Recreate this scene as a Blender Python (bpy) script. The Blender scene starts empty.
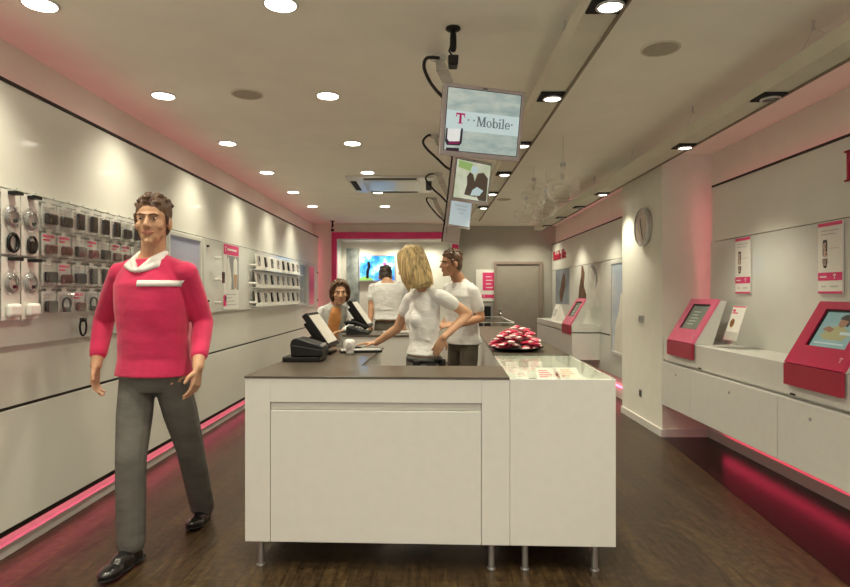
import bpy, bmesh, math, random
from mathutils import Vector, Matrix
random.seed(7)
PI = math.pi
scene = bpy.context.scene
COL = scene.collection
CAMZ = 1.36; CX = 430.0; CY = 293.5; F = 600.0
def V(*a): return Vector(a)
def at(px, py, Y):                       # a photo point at depth Y -> place in the room
    return Vector(((px - CX) * Y / F, Y, CAMZ - (py - CY) * Y / F))

# ------------------------------------------------------------------ materials
MATS = {}
def mat(name, color, rough=0.5, metal=0.0, coat=0.0, coat_rough=0.05, emit=None, estr=0.0, noise=0.04, nscale=18.0, bump=0.0, spec=0.5, stretch=None, sheen=0.0):
    if name in MATS: return MATS[name]
    m = bpy.data.materials.new(name); m.use_nodes = True
    nt = m.node_tree; N = nt.nodes; L = nt.links
    b = N['Principled BSDF']
    b.inputs['Roughness'].default_value = rough
    b.inputs['Metallic'].default_value = metal
    b.inputs['Coat Weight'].default_value = coat
    b.inputs['Coat Roughness'].default_value = coat_rough
    b.inputs['Specular IOR Level'].default_value = spec
    if sheen: b.inputs['Sheen Weight'].default_value = sheen
    tc = N.new('ShaderNodeTexCoord'); mp = N.new('ShaderNodeMapping')
    L.new(tc.outputs['Object'], mp.inputs['Vector'])
    if stretch: mp.inputs['Scale'].default_value = stretch
    nz = N.new('ShaderNodeTexNoise'); nz.inputs['Scale'].default_value = nscale; nz.inputs['Detail'].default_value = 4
    L.new(mp.outputs['Vector'], nz.inputs['Vector'])
    cr = N.new('ShaderNodeValToRGB')
    c = Vector(color[:3])
    lo = [max(0, x * (1 - noise * 2)) for x in c]; hi = [min(1, x * (1 + noise * 2)) for x in c]
    cr.color_ramp.elements[0].position = 0.3; cr.color_ramp.elements[1].position = 0.7
    cr.color_ramp.elements[0].color = (*lo, 1); cr.color_ramp.elements[1].color = (*hi, 1)
    L.new(nz.outputs['Fac'], cr.inputs['Fac'])
    L.new(cr.outputs['Color'], b.inputs['Base Color'])
    if emit is not None:
        b.inputs['Emission Color'].default_value = (*emit[:3], 1)
        b.inputs['Emission Strength'].default_value = estr
    if bump:
        bp = N.new('ShaderNodeBump'); bp.inputs['Strength'].default_value = bump; bp.inputs['Distance'].default_value = 0.02
        L.new(nz.outputs['Fac'], bp.inputs['Height']); L.new(bp.outputs['Normal'], b.inputs['Normal'])
    MATS[name] = m
    return m

def clear_mat(name, tint=(1, 1, 1), base=0.06, edge=0.7, rough=0.04, gcol=(1, 1, 1)):
    m = bpy.data.materials.new(name); m.use_nodes = True
    nt = m.node_tree; N = nt.nodes; L = nt.links
    for n in list(N): N.remove(n)
    out = N.new('ShaderNodeOutputMaterial'); mix = N.new('ShaderNodeMixShader')
    tr = N.new('ShaderNodeBsdfTransparent'); tr.inputs['Color'].default_value = (*tint, 1)
    gl = N.new('ShaderNodeBsdfGlossy'); gl.inputs['Roughness'].default_value = rough; gl.inputs['Color'].default_value = (*gcol, 1)
    lw = N.new('ShaderNodeLayerWeight'); lw.inputs['Blend'].default_value = 0.35
    mr = N.new('ShaderNodeMapRange'); mr.inputs['To Min'].default_value = base; mr.inputs['To Max'].default_value = edge
    L.new(lw.outputs['Facing'], mr.inputs['Value']); L.new(mr.outputs['Result'], mix.inputs['Fac'])
    L.new(tr.outputs['BSDF'], mix.inputs[1]); L.new(gl.outputs['BSDF'], mix.inputs[2])
    L.new(mix.outputs['Shader'], out.inputs['Surface'])
    MATS[name] = m
    return m

M_white = mat('white_lacquer', (0.72, 0.71, 0.66), 0.38, coat=0.25, noise=0.01)
M_panel = mat('glossy_wall_panel', (0.77, 0.76, 0.685), 0.42, coat=0.45, coat_rough=0.07, noise=0.012, nscale=3)
M_board = mat('acrylic_board', (0.66, 0.66, 0.61), 0.3, coat=0.5, coat_rough=0.05, noise=0.015, nscale=3)
M_wall = mat('wall_paint', (0.80, 0.78, 0.69), 0.75, noise=0.012, nscale=6)
M_ceil = mat('ceiling_paint', (0.91, 0.89, 0.79), 0.85, noise=0.012, nscale=4)
M_rail = mat('light_rail_paint', (0.66, 0.63, 0.51), 0.6, noise=0.02, nscale=5)
M_lip = mat('rail_lip', (0.22, 0.18, 0.12), 0.6)
M_grey = mat('grey_wall_paint', (0.45, 0.43, 0.375), 0.8, noise=0.02, nscale=5)
M_door = mat('taupe_door', (0.30, 0.27, 0.225), 0.55, noise=0.03, nscale=6)
M_dframe = mat('taupe_door_frame', (0.28, 0.22, 0.18), 0.55)
M_mag = mat('magenta_paint', (0.80, 0.03, 0.20), 0.45, coat=0.2)
M_kred = mat('kiosk_magenta', (0.60, 0.022, 0.10), 0.32, coat=0.4, noise=0.02)
M_kredlit = mat('kiosk_magenta_lit', (0.82, 0.15, 0.28), 0.32, coat=0.4, noise=0.02)  # kiosk magenta lightened to pink, the light on the face is in the colour
M_kdeep = mat('kiosk_deep_red', (0.40, 0.012, 0.045), 0.4, coat=0.2, noise=0.02)
M_black = mat('black_plastic', (0.009, 0.008, 0.008), 0.42, noise=0.1, spec=0.3)
M_blackm = mat('black_matte', (0.008, 0.008, 0.008), 0.8)
M_gap = mat('dark_shadow_gap', (0.02, 0.014, 0.008), 0.7)
M_chrome = mat('brushed_steel', (0.62, 0.62, 0.62), 0.3, metal=0.9, noise=0.02)
M_silver = mat('silver_plastic', (0.50, 0.44, 0.42), 0.4, metal=0.2, noise=0.02)
M_paper = mat('white_paper', (0.85, 0.83, 0.77), 0.6, noise=0.01)
M_greytxt = mat('grey_print', (0.33, 0.32, 0.31), 0.6)
M_palegrey = mat('pale_grey_print', (0.56, 0.55, 0.52), 0.6)
M_pinkp = mat('pink_print', (0.76, 0.05, 0.19), 0.5)
M_dkpink = mat('dark_pink_print', (0.36, 0.01, 0.06), 0.5)
M_shoe = mat('black_leather', (0.012, 0.011, 0.011), 0.22, coat=0.5, noise=0.1)
M_skin = mat('skin', (0.58, 0.33, 0.20), 0.5, noise=0.035, nscale=25, spec=0.35)
M_skin2 = mat('skin_tanned', (0.50, 0.265, 0.15), 0.5, noise=0.035, nscale=25, spec=0.35)
M_lips = mat('lips', (0.47, 0.19, 0.14), 0.45)
M_eye = mat('eye_white', (0.5, 0.46, 0.42), 0.3)
M_iris = mat('iris_dark', (0.03, 0.02, 0.015), 0.15)
M_blond = mat('blond_hair', (0.50, 0.36, 0.16), 0.42, noise=0.3, nscale=14, stretch=(6, 6, 0.6), bump=0.5)
M_brownhair = mat('brown_hair', (0.10, 0.05, 0.025), 0.45, noise=0.3, nscale=16, stretch=(5, 5, 0.8), bump=0.4)
M_darkhair = mat('dark_hair', (0.035, 0.022, 0.014), 0.45, noise=0.3, nscale=16, stretch=(5, 5, 0.8), bump=0.4)
M_tee = mat('white_cotton', (0.73, 0.72, 0.69), 0.85, noise=0.05, nscale=9, bump=0.75, stretch=(1, 1, 1.8), sheen=0.2)
M_jacket = mat('white_jacket_cloth', (0.66, 0.67, 0.64), 0.8, noise=0.05, nscale=10, bump=0.6)
M_orange = mat('orange_cotton', (0.78, 0.36, 0.12), 0.8, noise=0.05, nscale=10, bump=0.5)
M_polo = mat('magenta_jersey', (0.66, 0.022, 0.105), 0.8, noise=0.06, nscale=6, bump=0.45, stretch=(1, 1, 1.6), sheen=0.2)
M_polow = mat('white_collar_cloth', (0.80, 0.76, 0.73), 0.8, noise=0.03)
M_trous = mat('grey_trouser_cloth', (0.125, 0.118, 0.105), 0.85, noise=0.08, nscale=8, bump=0.35, stretch=(1, 1, 2))
M_jean = mat('dark_trouser_cloth', (0.09, 0.075, 0.055), 0.85, noise=0.12, nscale=12, bump=0.5)
M_cable = mat('black_cable', (0.01, 0.01, 0.01), 0.5)
M_foil = mat('pink_foil', (0.72, 0.045, 0.12), 0.3, coat=0.4, noise=0.12, nscale=30, bump=0.4)
M_foilw = mat('white_foil', (0.80, 0.68, 0.62), 0.3, coat=0.4, noise=0.1, nscale=30)
M_case = mat('dark_phone_case', (0.018, 0.011, 0.009), 0.35, noise=0.2)
M_caser = mat('brown_phone_case', (0.10, 0.025, 0.022), 0.35, noise=0.2)
M_bracket = mat('clear_bracket', (0.60, 0.58, 0.52), 0.2, coat=0.4)
C_blister = clear_mat('clear_plastic', base=0.03, edge=0.38, rough=0.06)
C_glass = clear_mat('clear_glass', tint=(0.98, 1, 0.98), base=0.015, edge=0.32, rough=0.02)
C_globe = clear_mat('blown_glass', tint=(0.97, 0.97, 0.95), base=0.02, edge=0.7, rough=0.03)

def counter_top_mat():
    m = mat('brown_counter_laminate', (0.082, 0.063, 0.042), 0.36, noise=0.06, nscale=6, stretch=(2, 14, 2), coat=0.15)
    return m
M_top = counter_top_mat()

def floor_mat():
    m = bpy.data.materials.new('dark_wood_floor'); m.use_nodes = True
    nt = m.node_tree; N = nt.nodes; L = nt.links; b = N['Principled BSDF']; b.inputs['Specular IOR Level'].default_value = 0.35
    tc = N.new('ShaderNodeTexCoord')
    mp = N.new('ShaderNodeMapping'); mp.inputs['Rotation'].default_value = (0, 0, PI / 2)
    L.new(tc.outputs['Object'], mp.inputs['Vector'])
    br = N.new('ShaderNodeTexBrick'); br.inputs['Scale'].default_value = 1.0
    br.inputs['Brick Width'].default_value = 1.2; br.inputs['Row Height'].default_value = 0.13
    br.inputs['Mortar Size'].default_value = 0.002; br.offset = 0.37
    br.inputs['Color1'].default_value = (0.060, 0.037, 0.016, 1); br.inputs['Color2'].default_value = (0.038, 0.023, 0.011, 1)
    br.inputs['Mortar'].default_value = (0.018, 0.011, 0.006, 1)
    L.new(mp.outputs['Vector'], br.inputs['Vector'])
    mp2 = N.new('ShaderNodeMapping'); mp2.inputs['Scale'].default_value = (30, 3, 1)
    L.new(tc.outputs['Object'], mp2.inputs['Vector'])
    nz = N.new('ShaderNodeTexNoise'); nz.inputs['Scale'].default_value = 1.5; nz.inputs['Detail'].default_value = 8
    L.new(mp2.outputs['Vector'], nz.inputs['Vector'])
    nz2 = N.new('ShaderNodeTexNoise'); nz2.inputs['Scale'].default_value = 26; nz2.inputs['Detail'].default_value = 5
    L.new(tc.outputs['Object'], nz2.inputs['Vector'])
    mx = N.new('ShaderNodeMix'); mx.data_type = 'RGBA'; mx.blend_type = 'MULTIPLY'; mx.inputs['Factor'].default_value = 0.75
    cr = N.new('ShaderNodeValToRGB'); cr.color_ramp.elements[0].color = (0.35, 0.33, 0.3, 1); cr.color_ramp.elements[1].color = (1.6, 1.55, 1.5, 1)
    cr.color_ramp.elements[0].position = .3; cr.color_ramp.elements[1].position = .7
    L.new(nz.outputs['Fac'], cr.inputs['Fac'])
    L.new(br.outputs['Color'], mx.inputs['A']); L.new(cr.outputs['Color'], mx.inputs['B'])
    mx2 = N.new('ShaderNodeMix'); mx2.data_type = 'RGBA'; mx2.blend_type = 'MULTIPLY'; mx2.inputs['Factor'].default_value = 0.55
    cr2 = N.new('ShaderNodeValToRGB'); cr2.color_ramp.elements[0].color = (0.4, 0.4, 0.4, 1); cr2.color_ramp.elements[1].color = (1.5, 1.5, 1.5, 1)
    cr2.color_ramp.elements[0].position = .35; cr2.color_ramp.elements[1].position = .65
    L.new(nz2.outputs['Fac'], cr2.inputs['Fac'])
    L.new(mx.outputs['Result'], mx2.inputs['A']); L.new(cr2.outputs['Color'], mx2.inputs['B'])
    L.new(mx2.outputs['Result'], b.inputs['Base Color'])
    mr = N.new('ShaderNodeMapRange'); mr.inputs['To Min'].default_value = 0.28; mr.inputs['To Max'].default_value = 0.5
    L.new(nz.outputs['Fac'], mr.inputs['Value']); L.new(mr.outputs['Result'], b.inputs['Roughness'])
    bp = N.new('ShaderNodeBump'); bp.inputs['Strength'].default_value = 0.12; bp.inputs['Distance'].default_value = 0.01
    L.new(nz.outputs['Fac'], bp.inputs['Height']); L.new(bp.outputs['Normal'], b.inputs['Normal'])
    return m
M_floor = floor_mat()

def emis(name, color, s):
    if name in MATS: return MATS[name]
    m = bpy.data.materials.new(name); m.use_nodes = True
    b = m.node_tree.nodes['Principled BSDF']
    b.inputs['Base Color'].default_value = (*color, 1)
    b.inputs['Emission Color'].default_value = (*color, 1); b.inputs['Emission Strength'].default_value = s
    MATS[name] = m
    return m
E_lamp = emis('lamp_glow', (1, 0.93, 0.80), 14)
E_off = mat('unlit_lamp', (0.02, 0.018, 0.015), 0.3)
E_pink = emis('pink_tube_glow', (1.0, 0.13, 0.27), 5.5)
E_dim = emis('dim_pink_tube_glow', (1.0, 0.15, 0.25), 2.7)
E_soft = emis('soft_pink_tube_glow', (1.0, 0.20, 0.30), 4.5)
E_red = emis('red_tube_glow', (1.0, 0.05, 0.14), 4.5)

def screen_mat(name, c1, c2, scale=3.0, s=0.8, stretch=(1, 1, 1), p=(0.35, 0.65), c3=None):
    m = bpy.data.materials.new(name); m.use_nodes = True
    nt = m.node_tree; N = nt.nodes; L = nt.links; b = N['Principled BSDF']
    tc = N.new('ShaderNodeTexCoord'); mp = N.new('ShaderNodeMapping'); mp.inputs['Scale'].default_value = stretch
    nz = N.new('ShaderNodeTexNoise'); nz.inputs['Scale'].default_value = scale; nz.inputs['Detail'].default_value = 5
    cr = N.new('ShaderNodeValToRGB')
    cr.color_ramp.elements[0].color = (*c1, 1); cr.color_ramp.elements[1].color = (*c2, 1)
    cr.color_ramp.elements[0].position = p[0]; cr.color_ramp.elements[1].position = p[1]
    if c3:
        e = cr.color_ramp.elements.new(0.5 * (p[0] + p[1])); e.color = (*c3, 1)
    L.new(tc.outputs['Object'], mp.inputs['Vector']); L.new(mp.outputs['Vector'], nz.inputs['Vector'])
    L.new(nz.outputs['Fac'], cr.inputs['Fac'])
    L.new(cr.outputs['Color'], b.inputs['Base Color']); L.new(cr.outputs['Color'], b.inputs['Emission Color'])
    b.inputs['Emission Strength'].default_value = s; b.inputs['Roughness'].default_value = 0.25
    MATS[name] = m
    return m

# ------------------------------------------------------------------ mesh helpers
def obj(name, bm, m, parent=None, bevel=0.0, smooth=False, mats=None, seg=2):
    me = bpy.data.meshes.new(name)
    bmesh.ops.recalc_face_normals(bm, faces=bm.faces[:])
    bm.to_mesh(me); bm.free()
    for x in (mats or [m]): me.materials.append(x)
    o = bpy.data.objects.new(name, me); COL.objects.link(o)
    if parent: o.parent = parent
    if smooth:
        for p in me.polygons: p.use_smooth = True
    if bevel:
        b = o.modifiers.new('Bevel', 'BEVEL'); b.width = bevel; b.segments = seg; b.limit_method = 'ANGLE'
    return o
def BM(): return bmesh.new()
def bx(bm, x0, x1, y0, y1, z0, z1, mi=0):
    vs = [bm.verts.new(p) for p in ((x0, y0, z0), (x1, y0, z0), (x1, y1, z0), (x0, y1, z0), (x0, y0, z1), (x1, y0, z1), (x1, y1, z1), (x0, y1, z1))]
    for f in ((3, 2, 1, 0), (4, 5, 6, 7), (0, 1, 5, 4), (1, 2, 6, 5), (2, 3, 7, 6), (3, 0, 4, 7)):
        bm.faces.new([vs[i] for i in f]).material_index = mi
    return bm
def box(*a): return bx(BM(), *a)
def hexa(bm, pts, mi=0):                 # 8 points: bottom loop then top loop
    vs = [bm.verts.new(p) for p in pts]
    for f in ((3, 2, 1, 0), (4, 5, 6, 7), (0, 1, 5, 4), (1, 2, 6, 5), (2, 3, 7, 6), (3, 0, 4, 7)):
        bm.faces.new([vs[i] for i in f]).material_index = mi
    return bm
def frame_of(d):
    d = d.normalized(); a = V(0, 0, 1) if abs(d.z) < 0.9 else V(1, 0, 0)
    s = d.cross(a).normalized(); return s, s.cross(d).normalized()
def tube(bm, pts, r, n=8, closed=False, mi=0):
    pts = [Vector(p) for p in pts]; rings = []
    k = len(pts)
    rr = r if isinstance(r, (list, tuple)) else [r] * k
    s = None
    for i, p in enumerate(pts):
        if closed: d = pts[(i + 1) % k] - pts[i - 1]
        else: d = pts[min(i + 1, k - 1)] - pts[max(i - 1, 0)]
        if d.length < 1e-9: d = V(0, 0, 1)
        d.normalize()
        if s is None: s, u = frame_of(d)
        else:
            s = s - d * s.dot(d)
            s = s.normalized() if s.length > 1e-6 else frame_of(d)[0]
            u = d.cross(s)
        u = d.cross(s).normalized()
        rings.append([bm.verts.new(p + (s * math.cos(2 * PI * j / n) + u * math.sin(2 * PI * j / n)) * rr[i]) for j in range(n)])
    m = k if closed else k - 1
    for i in range(m):
        a, b = rings[i], rings[(i + 1) % k]
        for j in range(n):
            bm.faces.new((a[j], a[(j + 1) % n], b[(j + 1) % n], b[j])).material_index = mi
    if not closed:
        bm.faces.new(rings[0][::-1]).material_index = mi; bm.faces.new(rings[-1]).material_index = mi
    return bm
def cyl(bm, p0, p1, r, n=20, r1=None, mi=0):
    return tube(bm, [p0, p1], [r, r if r1 is None else r1], n, mi=mi)
def lathe(bm, prof, c=(0, 0, 0), n=24, mi=0, ax=None):     # profile of (r, h) about z (or axis ax)
    c = Vector(c); d = Vector(ax).normalized() if ax else V(0, 0, 1)
    s, u = frame_of(d)
    rings = []
    for r, h in prof:
        rings.append([bm.verts.new(c + d * h + (s * math.cos(2 * PI * j / n) + u * math.sin(2 * PI * j / n)) * max(r, 1e-4)) for j in range(n)])
    for a, b in zip(rings, rings[1:]):
        for j in range(n): bm.faces.new((a[j], a[(j + 1) % n], b[(j + 1) % n], b[j])).material_index = mi
    bm.faces.new(rings[0][::-1]).material_index = mi; bm.faces.new(rings[-1]).material_index = mi
    return bm
def quadplate(bm, o, ux, uy, n, x0, x1, y0, y1, t0, t1, mi=0):   # a thin plate on a plane
    P = lambda x, y, t: o + ux * x + uy * y + n * t
    return hexa(bm, [P(x0, y0, t0), P(x1, y0, t0), P(x1, y1, t0), P(x0, y1, t0), P(x0, y0, t1), P(x1, y0, t1), P(x1, y1, t1), P(x0, y1, t1)], mi)
def polyplate(bm, o, ux, uy, n, pts, t0, t1, mi=0):
    a = [bm.verts.new(o + ux * x + uy * y + n * t0) for x, y in pts]
    b = [bm.verts.new(o + ux * x + uy * y + n * t1) for x, y in pts]
    k = len(pts)
    bm.faces.new(a[::-1]).material_index = mi; bm.faces.new(b).material_index = mi
    for i in range(k): bm.faces.new((a[i], a[(i + 1) % k], b[(i + 1) % k], b[i])).material_index = mi
    return bm
def ellpts(cx, cy, rx, ry, n=20, a0=0, a1=2 * PI):
    return [(cx + rx * math.cos(a0 + (a1 - a0) * i / n), cy + ry * math.sin(a0 + (a1 - a0) * i / n)) for i in range(n)]

def tag(o, label=None, cat=None, group=None, kind=None):
    if label: o['label'] = label
    if cat: o['category'] = cat
    if group: o['group'] = group
    if kind: o['kind'] = kind
    return o
def thing(name, label, cat, loc=(0, 0, 0), rz=0.0, group=None):
    o = bpy.data.objects.new(name, None); COL.objects.link(o)
    o.location = loc; o.rotation_euler = (0, 0, rz); o.empty_display_size = 0.1
    return tag(o, label, cat, group)
def struct(name, bm, m, **k):
    return tag(obj(name, bm, m, **k), kind='structure')
def copy_thing(src, loc=None):
    r = src.copy(); COL.objects.link(r)
    if loc is not None: r.location = loc
    for ch in list(src.children):
        c = ch.copy(); COL.objects.link(c); c.parent = r
        for g in list(ch.children):
            d = g.copy(); COL.objects.link(d); d.parent = c
    return r
ORD = ['first', 'second', 'third', 'fourth', 'fifth', 'sixth', 'seventh', 'eighth', 'ninth', 'tenth', 'eleventh', 'twelfth']

# slab-serif letters, drawn as flat polygons
def ring_poly(cx, cy, rx, ry, ix, iy, a0, a1, n=22):
    out = []
    for i in range(n):
        t0 = a0 + (a1 - a0) * i / n; t1 = a0 + (a1 - a0) * (i + 1) / n
        out.append([(cx + rx * math.cos(t0), cy + ry * math.sin(t0)), (cx + rx * math.cos(t1), cy + ry * math.sin(t1)),
                    (cx + ix * math.cos(t1), cy + iy * math.sin(t1)), (cx + ix * math.cos(t0), cy + iy * math.sin(t0))])
    return out
def R_(x0, y0, x1, y1): return [(x0, y0), (x1, y0), (x1, y1), (x0, y1)]
def glyph(c):
    if c == 'T': return 0.98, [R_(.34, 0, .56, 1), R_(0, .84, .9, 1), R_(0, .62, .08, .84), R_(.82, .62, .9, .84), R_(.2, 0, .7, .08)]
    if c == 'M': return 1.12, [R_(.12, 0, .22, 1), R_(.80, 0, .98, 1), R_(0, 0, .34, .06), R_(.68, 0, 1.08, .06), R_(0, .94, .3, 1), R_(.8, .94, 1.08, 1),
                               [(.12, 1), (.32, 1), (.6, .12), (.5, .0)], [(.8, 1), (.86, .9), (.6, .0), (.5, .0)]]
    if c == 'o': return 0.66, ring_poly(.31, .32, .29, .34, .15, .28, 0, 2 * PI)
    if c == 'b': return 0.72, [R_(.08, 0, .22, 1), R_(0, .94, .22, 1)] + ring_poly(.38, .32, .28, .34, .14, .28, 0, 2 * PI)
    if c == 'i': return 0.38, [R_(.1, 0, .24, .64), R_(0, 0, .34, .06), R_(0, .58, .24, .64), R_(.08, .8, .24, .96)]
    if c == 'l': return 0.38, [R_(.1, 0, .24, 1), R_(0, 0, .34, .06), R_(0, .94, .24, 1)]
    if c == 'e': return 0.64, ring_poly(.31, .32, .29, .34, .15, .28, 0, 1.82 * PI) + [R_(.05, .3, .58, .37)]
    if c == 'f': return 0.46, [R_(.12, 0, .26, .8), R_(0, 0, .38, .06), R_(0, .58, .42, .65)] + ring_poly(.32, .78, .2, .2, .06, .14, .25 * PI, PI, 8)
    if c == '.': return 0.3, [ellpts(.12, .33, .08, .08, 10)]
    return 0.35, []
def slab_text(bm, text, o, ux, uy, n, h, t0=0.0, t1=0.002, gap=0.04, mi=0):
    x = 0
    for c in text:
        w, polys = glyph(c)
        for p in polys: polyplate(bm, o + ux * (x * h), ux, uy, n, [(a * h, b * h) for a, b in p], t0, t1, mi)
        x += w + gap
    return x * h

# ------------------------------------------------------------------ people helpers
class Blob:
    def __init__(s): s.bm = bmesh.new()
    def ell(s, c, r, X=None, Y=None, Z=None):
        X = X or V(1, 0, 0); Y = Y or V(0, 1, 0); Z = Z or V(0, 0, 1)
        t = bmesh.ops.create_icosphere(s.bm, subdivisions=3, radius=1.0)
        for v in t['verts']:
            q = v.co.copy(); v.co = c + X * (q.x * r[0]) + Y * (q.y * r[1]) + Z * (q.z * r[2])
        return s
    def cap(s, p0, p1, r0, r1, n=14):
        d = (p1 - p0); L = d.length; d = d.normalized() if L > 1e-6 else V(0, 0, 1)
        pts = []; rr = []
        for k in (0.05, 0.35, 0.7, 1): pts.append(p0 - d * (r0 * math.cos(k * PI / 2))); rr.append(max(1e-4, r0 * math.sin(k * PI / 2)))
        for k in (1, 0.7, 0.35, 0.05): pts.append(p1 + d * (r1 * math.cos(k * PI / 2))); rr.append(max(1e-4, r1 * math.sin(k * PI / 2)))
        tube(s.bm, pts, rr, n); return s
    def chain(s, ps, rs):
        for i in range(len(ps) - 1): s.cap(ps[i], ps[i + 1], rs[i], rs[i + 1])
        return s
    def loft(s, rings, n=24):
        R = []
        for c, sx, sy, rx, ry in rings:
            row = []
            for j in range(n):
                a = 2 * PI * j / n; ca, sa = math.cos(a), math.sin(a)
                ca = math.copysign(abs(ca) ** 0.85, ca); sa = math.copysign(abs(sa) ** 0.85, sa)
                row.append(s.bm.verts.new(c + sx * (rx * ca) + sy * (ry * sa)))
            R.append(row)
        for a, b in zip(R, R[1:]):
            for j in range(n): s.bm.faces.new((a[j], a[(j + 1) % n], b[(j + 1) % n], b[j]))
        s.bm.faces.new(R[0][::-1]); s.bm.faces.new(R[-1]); return s
    def build(s, name, m, parent, voxel=0.006, smooth=4, off=None):
        if off is not None:
            for v in s.bm.verts: v.co -= off
        bmesh.ops.triangulate(s.bm, faces=[f for f in s.bm.faces if len(f.verts) > 4])
        bmesh.ops.recalc_face_normals(s.bm, faces=s.bm.faces[:])
        o = obj(name, s.bm, m, None)
        r = o.modifiers.new('r', 'REMESH'); r.mode = 'VOXEL'; r.voxel_size = voxel
        if smooth:
            q = o.modifiers.new('s', 'SMOOTH'); q.factor = 0.5; q.iterations = smooth
        dg = bpy.context.evaluated_depsgraph_get()
        me = bpy.data.meshes.new_from_object(o.evaluated_get(dg))
        old = o.data; o.modifiers.clear(); o.data = me; bpy.data.meshes.remove(old)
        if not me.materials: me.materials.append(m)
        for p in me.polygons: p.use_smooth = True
        o.parent = parent
        return o

def hand(B, w, d, n, side, s=1.0, curl=0.35, spread=0.0):
    """w wrist, d direction of the hand, n direction the palm faces, side +1 / -1 puts the thumb on either edge"""
    d = d.normalized(); n = (n - d * n.dot(d)).normalized(); l = d.cross(n) * side
    for k in (-1, -0.33, 0.33, 1):
        B.cap(w + d * 0.012 * s + l * (0.018 * k * s), w + d * (0.088 * s) + l * (0.03 * k * s), 0.014 * s, 0.0115 * s, 10)
    for i, (k, ln) in enumerate(((1, 0.070), (0.34, 0.080), (-0.33, 0.074), (-0.98, 0.058))):
        p = w + d * (0.09 - 0.006 * abs(k)) * s + l * (0.031 * k * s)
        dd = (d + l * (spread * k)).normalized(); a = curl * (0.5 + 0.12 * i)
        r = 0.0092 * s
        for j, fr in enumerate((0.45, 0.31, 0.24)):
            dd = (dd * math.cos(a) + n * math.sin(a)).normalized()
            q = p + dd * (ln * fr * s * 1.05); B.cap(p, q, r, r * 0.9, 8); p = q; r *= 0.9; a = curl * 0.9
    p = w + d * 0.03 * s + l * 0.024 * s
    q = p + (d * 0.6 + l * 0.75 + n * 0.25).normalized() * 0.040 * s; B.cap(p, q, 0.0135 * s, 0.011 * s, 10)
    q2 = q + (d * 0.9 + l * 0.35 + n * 0.3).normalized() * 0.034 * s; B.cap(q, q2, 0.011 * s, 0.0085 * s, 10)

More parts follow.
